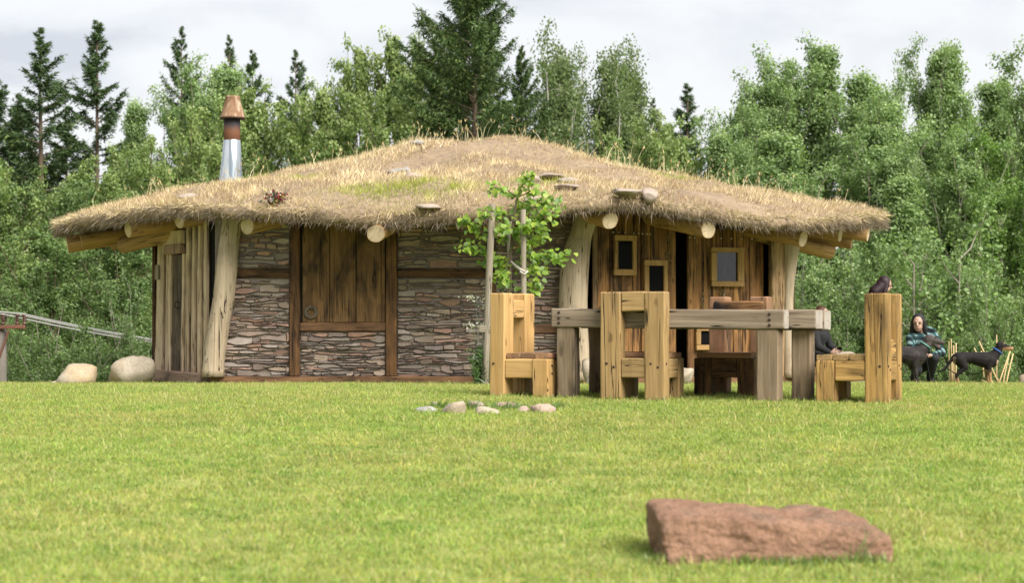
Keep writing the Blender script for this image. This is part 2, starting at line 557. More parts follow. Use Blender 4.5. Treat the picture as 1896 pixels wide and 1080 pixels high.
# ------------------------------------------------------------------ ground
def ground_mat():
    m, nt, nd, lk, out = new_mat('lawn_soil_and_turf')
    g = nd.new('ShaderNodeNewGeometry')
    v = g.outputs['Position']
    n1 = noise_tex(nt, v, (1, 1, 1), 0.7, 5, 0.6)
    n2 = noise_tex(nt, v, (1, 1, 1), 9, 5, 0.65)
    n3 = noise_tex(nt, v, (1, 1, 1), 60, 3, 0.6)
    c = mixc(nt, rng_map(nt, n1, 0.35, 0.65), (0.235, 0.275, 0.075), (0.27, 0.285, 0.09))
    c = mixc(nt, rng_map(nt, n2, 0.5, 0.72, 0, 0.7), c, (0.16, 0.20, 0.055))
    c = mixc(nt, rng_map(nt, n3, 0.55, 0.75, 0, 0.5), c, (0.23, 0.20, 0.09))
    principled(nt, out, c, 0.95, bump_n(nt, n2, 0.6, 0.03), 0.1)
    return m


gx = np.array([-900, -400, -200, -100, -60, -40, -30, -24] + list(np.arange(-20, 20.01, 0.5)) + [24, 30, 40, 60, 100, 200, 400, 900], float)
gy = np.array([-50, -25, -10] + list(np.arange(0, 40, 0.35)) + list(np.arange(40, 100, 3)) + [110, 130, 160, 200, 300, 600, 1600], float)
XX, YY = np.meshgrid(gx, gy)
ZZ = gz_np(XX, YY)
V = np.stack([XX, YY, ZZ], -1).reshape(-1, 3)
nx, ny = len(gx), len(gy)
ii, jj = np.meshgrid(np.arange(ny - 1), np.arange(nx - 1), indexing='ij')
a = (ii * nx + jj).ravel()
F = np.stack([a, a + 1, a + nx + 1, a + nx], -1)
ground = add('ground', big_mesh('ground', V, F, None, True), None, None, ground_mat())
tag(ground, 'green lawn rising to a crest and falling away behind', kind='structure')


# mown blades on the near lawn, set out in small tufts by geometry nodes
def lawn_mat():
    m, nt, nd, lk, out = new_mat('lawn_blades')
    at = nd.new('ShaderNodeAttribute'); at.attribute_name = 'Col'
    g = nd.new('ShaderNodeNewGeometry')
    oi = nd.new('ShaderNodeObjectInfo')
    n1 = noise_tex(nt, g.outputs['Position'], (1, 1, 1), 0.55, 4, 0.6, 0.4)
    n2 = noise_tex(nt, g.outputs['Position'], (1, 1, 1), 2.2, 6, 0.68, 0.4)
    c = mixc(nt, 1.0, at.outputs['Color'], mixc(nt, rng_map(nt, n1, 0.36, 0.64), (0.96, 1.02, 0.92), (1.08, 1.0, 1.05)), 'MULTIPLY')
    c = mixc(nt, 1.0, c, mixc(nt, rng_map(nt, n2, 0.36, 0.62), (0.80, 0.90, 0.80), (1.10, 1.07, 1.06)), 'MULTIPLY')
    v = rng_map(nt, oi.outputs['Random'], 0, 1, 0.86, 1.16)
    cb = nd.new('ShaderNodeCombineXYZ')
    for i in range(3): lk.new(v, cb.inputs[i])
    c = mixc(nt, 1.0, c, cb.outputs[0], 'MULTIPLY')
    di = nd.new('ShaderNodeBsdfDiffuse'); tr = nd.new('ShaderNodeBsdfTranslucent')
    lk.new(c, di.inputs['Color']); lk.new(mixc(nt, 1.0, c, (1.05, 1.1, 0.6), 'MULTIPLY'), tr.inputs['Color'])
    mx = nd.new('ShaderNodeMixShader'); mx.inputs[0].default_value = 0.38
    lk.new(di.outputs[0], mx.inputs[1]); lk.new(tr.outputs[0], mx.inputs[2])
    lk.new(mx.outputs[0], out.inputs['Surface'])
    return m


def blades(pos, dirs, length, width, lean, col, segs=2, side=None):
    """flat tapering blades: pos (n,3) root, dirs (n,3) growth direction at the root, lean (n,3) bending added towards the tip"""
    n = len(pos)
    s = np.cross(dirs, RNG.normal(size=(n, 3))); s /= np.linalg.norm(s, axis=1)[:, None] + 1e-9
    L = length[:, None]; Wd = width[:, None]
    if segs == 1:
        V = np.stack([pos - s * Wd / 2, pos + s * Wd / 2, pos + dirs * L + lean * L], 1)
        F = np.arange(n * 3).reshape(n, 3)
        return V.reshape(-1, 3), F, np.repeat(col, 3, axis=0)
    mid = pos + dirs * L * 0.55 + lean * L * 0.25
    tip = pos + dirs * L + lean * L
    V = np.stack([pos - s * Wd / 2, pos + s * Wd / 2, mid + s * Wd * 0.42, mid - s * Wd * 0.42, tip], 1).reshape(-1, 3)
    b = np.arange(n)[:, None] * 5
    F = np.concatenate([b + [0, 1, 2], b + [0, 2, 3], b + [3, 2, 4]])
    return V, F, np.repeat(col, 5, axis=0)


tuft_col = bpy.data.collections.new('lawn_tufts')
M_['lawn'] = lawn_mat()
for t in range(7):
    n = 74
    r = 0.17 * np.sqrt(RNG.random(n)); a = RNG.random(n) * 6.283
    pos = np.stack([r * np.cos(a), r * np.sin(a), np.full(n, -0.006)], 1)
    d = RNG.normal(size=(n, 3)) * [0.42, 0.42, 0]; d[:, 2] = 1
    d /= np.linalg.norm(d, axis=1)[:, None]
    Ln = RNG.uniform(0.014, 0.034, n) * (1.25 if t == 3 else 1.0)
    if t == 6: Ln[:6] *= 2.0
    Wd = RNG.uniform(0.0035, 0.0065, n)
    ln = RNG.normal(size=(n, 3)) * [0.35, 0.35, 0.1]
    cc = np.array([0.315, 0.375, 0.11]) * RNG.uniform(0.7, 1.3, (n, 1)) * np.stack([RNG.uniform(0.85, 1.2, n), np.ones(n), RNG.uniform(0.7, 1.4, n)], 1)
    dry = RNG.random(n) < 0.16
    cc[dry] = np.array([0.46, 0.41, 0.21]) * RNG.uniform(0.7, 1.2, (dry.sum(), 1))
    if t == 5:
        cc = cc * np.array([0.6, 0.8, 0.7]); Ln *= 0.8
    V, F, C = blades(pos, d, Ln, Wd, ln, cc)
    me = big_mesh('lawn_tuft', V, F, C)
    me.materials.append(M_['lawn'])
    tuft_col.objects.link(bpy.data.objects.new('lawn_tuft', me))


def scatter_group(name, coll, density, smin, smax):
    ng = bpy.data.node_groups.new(name, 'GeometryNodeTree')
    ng.interface.new_socket('Geometry', in_out='INPUT', socket_type='NodeSocketGeometry')
    ng.interface.new_socket('Geometry', in_out='OUTPUT', socket_type='NodeSocketGeometry')
    n, l = ng.nodes, ng.links
    gi, go = n.new('NodeGroupInput'), n.new('NodeGroupOutput')
    dp = n.new('GeometryNodeDistributePointsOnFaces'); dp.inputs['Density'].default_value = density
    dp.inputs['Seed'].default_value = 3
    ci = n.new('GeometryNodeCollectionInfo'); ci.inputs['Collection'].default_value = coll
    ci.inputs['Separate Children'].default_value = True; ci.inputs['Reset Children'].default_value = True
    ip = n.new('GeometryNodeInstanceOnPoints'); ip.inputs['Pick Instance'].default_value = True
    rv = n.new('FunctionNodeRandomValue'); rv.data_type = 'FLOAT_VECTOR'
    rv.inputs[0].default_value = (-0.12, -0.12, 0); rv.inputs[1].default_value = (0.12, 0.12, 6.283)
    rs = n.new('FunctionNodeRandomValue'); rs.data_type = 'FLOAT'
    rs.inputs[2].default_value = smin; rs.inputs[3].default_value = smax
    l.new(gi.outputs[0], dp.inputs['Mesh']); l.new(dp.outputs['Points'], ip.inputs['Points'])
    l.new(ci.outputs[0], ip.inputs['Instance']); l.new(rv.outputs[0], ip.inputs['Rotation']); l.new(rs.outputs[1], ip.inputs['Scale'])
    l.new(ip.outputs[0], go.inputs[0])
    return ng


V, F = [], []
ys = np.arange(7.0, 28.01, 0.5)
for i in range(len(ys) - 1):
    y0, y1 = ys[i], ys[i + 1]
    x = -(y1 * 0.285 + 1.0)
    while x < y1 * 0.285 + 1.0:
        if not (y0 > 26.6 and -4.0 < x < 3.6):
            b = len(V)
            for (xx, yy) in ((x, y0), (x + 0.5, y0), (x + 0.5, y1), (x, y1)):
                V.append((xx, yy, gz(xx, yy) + 0.004))
            F.append((b, b + 1, b + 2, b + 3))
        x += 0.5
lg = add('lawn_grass', mesh('lawn_grass', V, F), None, None, M_['lawn'])
tag(lg, 'short mown green grass of the lawn', 'grass', kind='stuff')
gm = lg.modifiers.new('blades', 'NODES')
gm.node_group = scatter_group('lawn_scatter', tuft_col, 125.0, 0.75, 1.15)

# ------------------------------------------------------------------ the hut
hut = empty('turf_roof_hut', (-0.6, 30.4, 0.0), 'low round stone and timber hut under a dry grass turf roof', 'hut')
XC, YC, RX, RYF, RYB = -0.62, 30.6, 6.22, 5.45, 5.2
EAVE = np.array([(60, 440), (95, 437), (150, 424), (250, 408), (330, 401), (470, 405), (560, 410), (640, 418), (720, 423), (800, 416), (870, 409), (950, 404),
                 (1040, 398), (1100, 391), (1150, 389), (1200, 392), (1300, 407), (1400, 423), (1500, 428), (1560, 422), (1637, 416), (1700, 416)], float)
PR = np.array([0, 0.08, 0.18, 0.3, 0.45, 0.57, 0.7, 0.8, 0.9, 0.96, 1.0])
PZ = np.array([3.64, 3.62, 3.51, 3.32, 3.08, 2.92, 2.77, 2.66, 2.53, 2.43, 2.33])


def roof_R(a):
    c, s = np.cos(a), np.sin(a)
    ry = np.where(s < 0, RYF, RYB)
    return 1.0 / np.sqrt((c / RX) ** 2 + (s / ry) ** 2)


def eave_z(a):
    """height of the underside of the turf edge in direction a"""
    Rr = roof_R(a)
    x, y = XC + Rr * np.cos(a), YC + Rr * np.sin(a)
    px = HX + x / y * F_PX
    py = np.interp(px, EAVE[:, 0], EAVE[:, 1])
    zf = ZC - (py - HY) / F_PX * y
    return np.where(np.sin(a) < 0.12, zf, 2.2)


def roof_top(x, y):
    dx, dy = x - XC, y - YC
    a = np.arctan2(dy, dx)
    rho = np.hypot(dx, dy) / roof_R(a)
    z = np.interp(rho, PR, PZ) + (eave_z(a) + 0.17 - 2.33) * np.clip(rho, 0, 1.05) ** 7
    lump = 0.05 * np.sin(x * 1.7 + 1) * np.sin(y * 1.9) + 0.035 * np.sin(x * 3.3 + y * 2.1) + 0.02 * np.sin(x * 6.1 - y * 4.7)
    return z + lump * np.clip(1.1 - rho * 0.5, 0, 1), rho, a


def roof_hit(px, py):
    """point of the turf seen at a photo pixel"""
    for d in np.arange(24.8, 33.0, 0.01):
        p = P(px, py, d)
        z, rho, a = roof_top(np.array(p.x), np.array(p.y))
        if rho < 1.0 and p.z <= z:
            return Vector((p.x, p.y, float(z)))
    return None


def turf_mat():
    m, nt, nd, lk, out = new_mat('dry_turf_soil')
    g = nd.new('ShaderNodeNewGeometry')
    n1 = noise_tex(nt, g.outputs['Position'], (1, 1, 1), 1.1, 6, 0.65, 0.4)
    n2 = noise_tex(nt, g.outputs['Position'], (1, 1, 1), 11, 5, 0.7, 0.3)
    c = mixc(nt, rng_map(nt, n1, 0.35, 0.65), (0.33, 0.25, 0.165), (0.24, 0.175, 0.115))
    c = mixc(nt, rng_map(nt, n2, 0.48, 0.7, 0, 0.8), c, (0.13, 0.105, 0.085))
    principled(nt, out, c, 0.95, bump_n(nt, n2, 0.9, 0.05), 0.1)
    return m


NA, rhos = 200, np.concatenate([np.linspace(0.02, 0.9, 34), [0.94, 0.97, 0.99, 1.0]])
aa = np.linspace(0, 2 * np.pi, NA, endpoint=False)
wig = 1 + 0.008 * np.sin(aa * 9 + 1) + 0.006 * np.sin(aa * 23) + 0.004 * np.sin(aa * 41 + 2)
rows = []
for rh in rhos:
    Rr = roof_R(aa) * rh * (1 + (wig - 1) * rh ** 4)
    x, y = XC + Rr * np.cos(aa), YC + Rr * np.sin(aa)
    z, _, _ = roof_top(x, y)
    rows.append(np.stack([x, y, z], 1))
ze = eave_z(aa)
for rh, dz in ((1.005, 0.07), (0.995, 0.0), (0.955, 0.045), (0.85, 0.16), (0.6, 0.50), (0.3, 0.85), (0.04, 1.05)):
    Rr = roof_R(aa) * rh * (1 + (wig - 1) * rh ** 4)
    x, y = XC + Rr * np.cos(aa), YC + Rr * np.sin(aa)
    jag = 0.018 * np.sin(aa * 57) + 0.012 * np.sin(aa * 91 + 1) if rh > 0.99 else 0
    z = ze * min(1, rh ** 0.3 if rh > 0.9 else 0) + (0 if rh > 0.9 else 0)
    if rh <= 0.9: z = 2.17 * np.ones(NA)
    elif rh < 0.99: z = ze * 0.7 + 2.17 * 0.3
    else: z = ze + jag
    rows.append(np.stack([x, y, z + dz], 1))
V = np.concatenate(rows)
nr = len(rows)
ii, jj = np.meshgrid(np.arange(nr - 1), np.arange(NA), indexing='ij')
a0 = (ii * NA + jj).ravel(); a1 = (ii * NA + (jj + 1) % NA).ravel()
F = np.stack([a0, a1, a1 + NA, a0 + NA], -1)
me = big_mesh('roof', V, F, None, True)
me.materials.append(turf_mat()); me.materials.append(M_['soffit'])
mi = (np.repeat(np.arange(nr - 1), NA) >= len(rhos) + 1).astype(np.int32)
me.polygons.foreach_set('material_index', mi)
# close the two centres
roof = add('roof', me, hut)

# dry grass on the roof: colour patches follow the photograph's own bare, green and straw areas
GREEN = [(roof_hit(*q), s) for q, s in (((740, 352), 1.0), ((690, 350), 0.45), ((800, 350), 0.55), ((560, 330), 0.3), ((1000, 338), 0.4), ((1190, 312), 0.5), ((1250, 330), 0.4), ((480, 330), 0.3))]
BARE = [(roof_hit(*q), s) for q, s in (((950, 285), 1.0), ((900, 270), 0.6), ((1050, 300), 0.8), ((1330, 370), 0.8), ((1250, 365), 0.45), ((580, 320), 0.35), ((1420, 385), 0.4), ((800, 300), 0.6), ((1130, 330), 0.6))]


def patch(x, y, lst, elong=1.7):
    w = np.zeros_like(x)
    for p, s in lst:
        if p is None: continue
        w = np.maximum(w, np.exp(-(((x - p.x) / elong) ** 2 + ((y - p.y) / 1.1) ** 2) / (s * 0.55) ** 2))
    return w


NG = np.random.default_rng(5).random((64, 64))


def vnoise(x, y, f, seed=0):
    """smooth random field between -1 and 1"""
    out, amp, tot = 0.0, 1.0, 0.0
    for o in range(3):
        u, v = x * f * 0.32 * 2 ** o + seed * 7.3 + 500, y * f * 0.32 * 2 ** o + seed * 3.1 + 500
        i, j = np.floor(u).astype(int), np.floor(v).astype(int)
        p, q = u - i, v - j
        p, q = p * p * (3 - 2 * p), q * q * (3 - 2 * q)
        g = lambda m, n: NG[m % 64, n % 64]
        out = out + amp * ((g(i, j) * (1 - p) + g(i + 1, j) * p) * (1 - q) + (g(i, j + 1) * (1 - p) + g(i + 1, j + 1) * p) * q)
        tot += amp; amp *= 0.5
    return np.clip((out / tot * 2 - 1) * 1.7, -1, 1)


BV, BF, BC, boff = [], [], [], 0


def push(V, F, C):
    global boff
    BV.append(V); BF.append(F + boff); BC.append(C); boff += len(V)


n = 170000
a = RNG.random(n) * 2 * np.pi
keep = (np.sin(a) < 0.25) | (RNG.random(n) < 0.25)
a = a[keep]; n = len(a)
rho = np.sqrt(RNG.random(n)) * 1.0
rr = rho * roof_R(a)
x, y = XC + rr * np.cos(a), YC + rr * np.sin(a)
z, _, _ = roof_top(x, y)
gw, bw = patch(x, y, GREEN), patch(x, y, BARE)
ns = 0.5 + 0.5 * vnoise(x, y, 2.3, 1); ns2 = 0.5 + 0.5 * vnoise(x, y, 6.7, 4)
bare = np.clip(bw * 1.1 * (0.2 + ns2 * 1.3) + np.clip((ns2 - 0.55) * 5, 0, 1) * (0.5 + 0.5 * bw), 0, 1)
keep = RNG.random(n) > bare * 0.95
x, y, z, a, rho, gw, bare, ns, ns2 = [q[keep] for q in (x, y, z, a, rho, gw, bare, ns, ns2)]
n = len(x)
straw = np.array([0.60, 0.465, 0.285]); pale = np.array([0.72, 0.60, 0.42]); brown = np.array([0.30, 0.205, 0.13]); green = np.array([0.34, 0.38, 0.075])
t = np.clip(ns[:, None] * 0.8 + RNG.normal(0, 0.25, (n, 1)), 0, 1)
c = straw * (1 - t) + pale * t
t = np.clip(bare[:, None] + (RNG.random((n, 1)) < 0.16) * 0.8 + 0.35 * (ns2[:, None] < 0.3), 0, 1)
c = c * (1 - t) + brown * t
t = np.clip(gw[:, None] * 1.6 - 0.15 + (RNG.random((n, 1)) < 0.035) * 0.7, 0, 1)
c = c * (1 - t) + green * t
c *= RNG.uniform(0.62, 1.25, (n, 1))
d = RNG.normal(size=(n, 3)) * [0.33, 0.33, 0]
d[:, 0] += 0.10 + 0.25 * np.cos(a) * rho ** 4; d[:, 1] += 0.35 * np.sin(a) * rho ** 4; d[:, 2] = 1
d /= np.linalg.norm(d, axis=1)[:, None]
cl2 = 0.5 + 0.5 * vnoise(x, y, 11.3, 7) ; cl3 = 0.5 + 0.5 * vnoise(x, y, 19.0, 2)
c *= (0.62 + 0.44 * cl2 + 0.26 * cl3 + 0.14 * ns)[:, None]
Ln = RNG.uniform(0.03, 0.13, n) * (1 - 0.65 * bare) * (0.35 + 0.45 * ns + 0.9 * cl2 * cl3)
Wd = RNG.uniform(0.006, 0.013, n)
lean = RNG.normal(size=(n, 3)) * [0.25, 0.25, 0.06] + [0.08, -0.02, 0]
push(*blades(np.stack([x, y, z - 0.01], 1), d, Ln, Wd, lean, c, 1))
# the shaggy edge: straw above, grey-brown roots hanging below
n = 30000
a = RNG.random(n) * 2 * np.pi
keep = (np.sin(a) < 0.3) | (RNG.random(n) < 0.3)
a = a[keep]; n = len(a)
q = RNG.random(n)
Rr = roof_R(a) * (1.0 + 0.008 * np.sin(a * 9 + 1) + RNG.normal(0, 0.006, n))
zb = eave_z(a)
clump = 0.5 + 0.5 * np.sin(a * 71 + 2 * np.sin(a * 37)) * np.sin(a * 113)
x, y = XC + Rr * np.cos(a), YC + Rr * np.sin(a)
z = zb + q * 0.20 - 0.01
d = np.stack([np.cos(a), np.sin(a), np.where(q < 0.55, -0.9 - 0.8 * RNG.random(n), 0.5 * RNG.random(n) - 0.2)], 1) + RNG.normal(0, 0.5, (n, 3))
d /= np.linalg.norm(d, axis=1)[:, None]
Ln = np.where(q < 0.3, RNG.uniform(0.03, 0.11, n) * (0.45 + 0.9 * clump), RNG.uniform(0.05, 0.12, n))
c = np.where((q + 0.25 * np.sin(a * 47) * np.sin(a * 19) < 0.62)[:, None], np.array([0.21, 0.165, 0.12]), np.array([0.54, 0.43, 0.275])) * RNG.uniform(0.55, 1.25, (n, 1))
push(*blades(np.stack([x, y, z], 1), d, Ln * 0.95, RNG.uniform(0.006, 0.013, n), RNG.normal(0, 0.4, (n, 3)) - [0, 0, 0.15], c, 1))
# tall seed stalks
n = 1400
a = RNG.random(n) * 2 * np.pi
rho = np.sqrt(RNG.random(n)) * 0.97
rr = rho * roof_R(a)
x, y = XC + rr * np.cos(a), YC + rr * np.sin(a)
far = (y > 28.6) & (y < 31.8)
keep = (far | (RNG.random(n) < 0.06)) & (vnoise(x, y, 1.9, 3) + RNG.normal(0, 0.3, n) > -0.1)
x, y = x[keep], y[keep]
n = len(x)
z, _, _ = roof_top(x, y)
d = RNG.normal(size=(n, 3)) * [0.22, 0.22, 0]; d[:, 2] = 1; d[:, 0] += 0.06
d /= np.linalg.norm(d, axis=1)[:, None]
Ln = RNG.uniform(0.12, 0.46, n) * RNG.uniform(0.55, 1.0, n)
lean = RNG.normal(size=(n, 3)) * [0.18, 0.18, 0.02]
c = np.array([0.60, 0.53, 0.34]) * RNG.uniform(0.7, 1.15, (n, 1))
root = np.stack([x, y, z], 1)
push(*blades(root, d, Ln, np.full(n, 0.009), lean, c, 2))
tip = root + d * Ln[:, None] + lean * Ln[:, None]
for k in range(3):
    dd = d + RNG.normal(0, 0.25, (n, 3)); dd /= np.linalg.norm(dd, axis=1)[:, None]
    V, F, C = blades(tip - d * 0.05, dd, np.full(n, 0.06), np.full(n, 0.010), np.zeros((n, 3)), c * [0.95, 0.85, 0.75], 2)
    push(V, F, C)
rg = add('roof_grass', big_mesh('roof_grass', np.concatenate(BV), np.concatenate(BF), np.concatenate(BC)), roof, None, leaf_mat('dry_roof_grass', None, 0.25, (1, 1, 1), 0.2, 0.02))
tag(rg, 'dry straw coloured grass covering the roof', kind='stuff')


# rafters with pale sawn ends
def rafter_end(px, py, f=0.965):
    d = 27.0
    for _ in range(30):
        xx = (px - HX) / F_PX * d
        t = (xx - XC) / (RX * f)
        t = max(-0.995, min(0.995, t))
        d = YC - RYF * f * math.sqrt(1 - t * t)
    return P(px, py, d), d


for (px, py, rp, f) in ((124, 452, 17, 0.985), (150, 447, 13, 0.955), (236, 424, 15, 0.965), (332, 411, 14, 0.965), (457, 417, 16, 0.975), (697, 432, 17, 0.995), (920, 424, 16, 0.975),
                        (1130, 407, 16, 0.985), (1312, 427, 17, 0.98), (1488, 441, 16, 0.965), (1556, 436, 14, 0.955), (1578, 450, 14, 0.945), (1608, 433, 14, 0.985)):
    E, dd = rafter_end(px, py, f)
    r = rp / F_PX * dd
    C = Vector((XC, YC, 3.0))
    I = E + (C - E) * 0.86
    I.z = 2.92
    log('rafter', E, I, r, r * 0.85, M_['log'], M_['end'], hut)
for k in range(7):      # rafters on the far side, out of the photograph's sight
    a = R(12 + k * 26)
    Rr = float(roof_R(np.array(a))) * 0.96
    E = Vector((XC + Rr * math.cos(a), YC + Rr * math.sin(a), 2.1))
    log('rafter', E, E + (Vector((XC, YC, 3.0)) - E) * 0.86 + Vector((0, 0, 0.1)), 0.115, 0.1, M_['log'], M_['end'], hut)
# wall plates poking out at both ends
log('wall_plate', P(229, 455, 28.6), P(420, 408, 27.2), 0.125, 0.11, M_['log'], M_['end'], hut)
log('wall_plate', P(1536, 469, 28.9), P(1400, 432, 27.9), 0.105, 0.10, M_['log'], M_['end'], hut)

# ---- front stone wall
YW = 26.5
FX = lambda px: (px - HX) / F_PX * YW
FZ = lambda py: ZC - (py - HY) / F_PX * YW


def hbeam(name, p0, p1, height, depth, mat, parent, **kw):
    return timber(name, p0, p1, depth, height, mat, parent, **kw)


def block(name, x0, x1, y0, y1, z0, z1, mat, parent):
    V = [(x0, y0, z0), (x1, y0, z0), (x1, y1, z0), (x0, y1, z0), (x0, y0, z1), (x1, y0, z1), (x1, y1, z1), (x0, y1, z1)]
    F = [(3, 2, 1, 0), (4, 5, 6, 7), (0, 1, 5, 4), (1, 2, 6, 5), (2, 3, 7, 6), (3, 0, 4, 7)]
    return add(name, mesh(name, V, F), parent, None, mat)


M_['mortar'] = stone_mat('mortar', (0.25, 0.205, 0.175), (0.30, 0.255, 0.22), (0.17, 0.14, 0.12), 14, 0.8, 0.02, 0.4)
M_['wallstone'] = stone_mat('sandstone_slabs', None, (0.36, 0.31, 0.27), (0.66, 0.64, 0.65), 9.0, 0.75, 0.015, 0.32, attr=True)
stone_wall = block('stone_wall', FX(398), FX(1062), YW + 0.006, YW + 0.34, 0.02, 2.47, M_['mortar'], hut)
tag(stone_wall, 'wall of thin reddish grey sandstone slabs')
PAL = [(0.42, 0.31, 0.25), (0.42, 0.265, 0.205), (0.38, 0.315, 0.27), (0.34, 0.26, 0.225), (0.43, 0.335, 0.26), (0.40, 0.335, 0.29), (0.31, 0.235, 0.20), (0.42, 0.26, 0.20), (0.37, 0.31, 0.275), (0.39, 0.30, 0.235)]
all_stones = []


def stone_panel(px0, px1, py0, py1, rnd, big=0.06):
    x0, x1, zt, zb = FX(px0), FX(px1), FZ(py0), FZ(py1)
    zs = [zb]
    while zs[-1] < zt - 0.035:
        zs.append(zs[-1] + rnd.choice((0.026, 0.032, 0.038, 0.044, 0.05, 0.06)) * rnd.uniform(0.9, 1.15))
    s = (zt - zb) / (zs[-1] - zb)
    zs = [zb + (q - zb) * s for q in zs]
    ph = [rnd.uniform(0, 6.28) for _ in zs]
    def bz(i, x):
        if i == 0 or i == len(zs) - 1: return zs[i]
        return zs[i] + 0.013 * math.sin(x * 5.1 + ph[i]) + 0.008 * math.sin(x * 13.7 + 2 * ph[i]) + 0.005 * math.sin(x * 31 + 3 * ph[i])
    taken = {}
    for i in range(len(zs) - 1):
        x = x0 + rnd.uniform(-0.1, 0)
        h = zs[i + 1] - zs[i]
        while x < x1:
            wd = max(0.07, rnd.lognormvariate(math.log(0.155 + h * 1.5), 0.42))
            xa, xb = max(x, x0), min(x + wd, x1)
            x += wd
            if xb - xa < 0.035: continue
            if any(p < (xa + xb) / 2 < q for (p, q) in taken.get(i, [])): continue
            top = i + 1
            if rnd.random() < big and i + 2 < len(zs):
                top = i + 2
                taken.setdefault(i + 1, []).append((xa - 0.03, xb + 0.03))
            g = rnd.uniform(0.001, 0.006)
            w = xb - xa
            lo = lambda q: bz(i, q) + g
            hi = lambda q: bz(top, q) - g
            layers = [(0.0, 1.0, xa, xb)]
            if top == i + 1 and h > 0.042 and w > 0.14 and rnd.random() < 0.35:
                m_ = rnd.uniform(0.35, 0.65); cut = rnd.uniform(0.4, 0.75)
                layers = [(0.0, m_, xa, xb), (m_, 1.0, xa, xa + w * cut), (m_, 1.0, xa + w * cut, xb)]
                if rnd.random() < 0.5: layers = [(1 - l1, 1 - l0, p_, q_) for (l0, l1, p_, q_) in layers]
            for (l0, l1, xa_, xb_) in layers:
                w_ = xb_ - xa_
                if w_ < 0.04: continue
                sl0, sl1 = rnd.uniform(-0.022, 0.022), rnd.uniform(-0.022, 0.022)
                at_ = lambda q, f: lo(q) + (hi(q) - lo(q)) * f
                hh_ = (l1 - l0) * (zs[top] - zs[i])
                thin0, thin1 = [rnd.choice((0.05, 0.12, 0.3, 0.5)) * hh_ for _ in range(2)]
                gz_ = 0.0025
                pts = []
                for t in (0.02, 0.33, 0.68, 0.98):
                    e_ = thin0 if t < 0.1 else thin1 if t > 0.9 else 0
                    q = xa_ + w_ * t
                    pts.append((q + rnd.uniform(-0.02, 0.02) * w_, at_(q, l0) + gz_ + e_ * rnd.random() + rnd.uniform(0, 0.005)))
                pts.append((xb_ - g, at_(xb_, (l0 + l1) / 2) + rnd.uniform(-0.2, 0.2) * hh_))
                for t in (0.98, 0.64, 0.36, 0.02):
                    e_ = thin0 if t < 0.1 else thin1 if t > 0.9 else 0
                    q = xa_ + w_ * t
                    pts.append((q + rnd.uniform(-0.02, 0.02) * w_, at_(q, l1) - gz_ - e_ * rnd.random() - rnd.uniform(0, 0.006)))
                pts.append((xa_ + g, at_(xa_, (l0 + l1) / 2) + rnd.uniform(-0.2, 0.2) * hh_))
                all_stones.append((w_ * hh_, pts, rnd.uniform(0.012, 0.05), rnd.choice(PAL), rnd.uniform(0.7, 1.15), rnd.uniform(-0.4, 0.4)))


rs_ = random.Random(21)
stone_panel(404, 537, 516, 698, rs_)
stone_panel(430, 537, 396, 496, rs_, 0.1)
stone_panel(557, 714, 615, 698, rs_)
stone_panel(736, 903, 516, 698, rs_)
stone_panel(736, 903, 396, 497, rs_, 0.12)
stone_panel(916, 1062, 396, 598, rs_, 0.1)
stone_panel(916, 1062, 619, 698, rs_)
all_stones.sort(key=lambda s: -s[0])


def stone_geo(pts, proud, tilt):
    cx = sum(p[0] for p in pts) / len(pts); cz = sum(p[1] for p in pts) / len(pts)
    n = len(pts)
    V = []
    for (x, z) in pts: V.append((x - cx, 0.03, z - cz))
    for (x, z) in pts: V.append((x - cx, -proud * 0.55 + tilt * (z - cz) * 0.3, z - cz))
    for (x, z) in pts: V.append(((x - cx) * 0.95 - 0.004 * (1 if x > cx else -1), -proud + tilt * (z - cz), (z - cz) * 0.88))
    F = []
    for j in range(2):
        for k in range(n):
            a, b = j * n + k, j * n + (k + 1) % n
            F.append((a, b, b + n, a + n))
    F.append(tuple(2 * n + k for k in range(n)))
    return (cx, cz), V, F


rest_V, rest_F, rest_C = [], [], []
for i, (ar, pts, proud, colr, br, tilt) in enumerate(all_stones):
    (cx, cz), V, F = stone_geo(pts, proud, tilt)
    colr = tuple(q * br for q in colr)
    if i < 300:
        me = mesh('stone', V, F)
        set_col(me, [colr] * len(V))
        add('stone', me, stone_wall, Matrix.Translation((cx, YW, cz)), M_['wallstone'])
    else:
        b = len(rest_V)
        rest_V += [(v[0] + cx, v[1] + YW, v[2] + cz) for v in V]
        rest_F += [tuple(q + b for q in f) for f in F]
        rest_C += [colr] * len(V)
me = mesh('small_stones', rest_V, rest_F)
set_col(me, rest_C)
tag(add('small_stones', me, stone_wall, None, M_['wallstone']), 'smaller slabs between the larger ones', kind='stuff')

FB = lambda px, py, dy=0.0: Vector((FX(px), YW + dy, FZ(py)))
DN = Vector((0, -1, 0))
for (pxm, wpx) in ((546.5, 19), (725, 20), (909.5, 13)):
    timber('upright_post', FB(pxm, 697.8, 0.03), FB(pxm, 395, 0.03), wpx / F_PX * YW, 0.20, M_['dark_timber'], hut, DN, segs=5)
hbeam('cross_beam', FB(437, 506, 0.05), FB(537.3, 506, 0.05), 18 / F_PX * YW, 0.16, M_['dark_timber'], hut, segs=4)
hbeam('cross_beam', FB(735, 506, 0.05), FB(903, 506, 0.05), 17 / F_PX * YW, 0.16, M_['dark_timber'], hut, segs=4)
hbeam('cross_beam', FB(916, 609, 0.05), FB(1062, 609, 0.05), 17 / F_PX * YW, 0.16, M_['base_brown'], hut, segs=4)
hbeam('shutter_sill', FB(556, 606, 0.04), FB(715, 606, 0.04), 16 / F_PX * YW, 0.19, M_['base_brown'], hut, segs=4)
hbeam('sill_beam', FB(391, 707, 0.02), FB(1064, 707, 0.02), 19 / F_PX * YW, 0.24, M_['base_brown'], hut, segs=8)
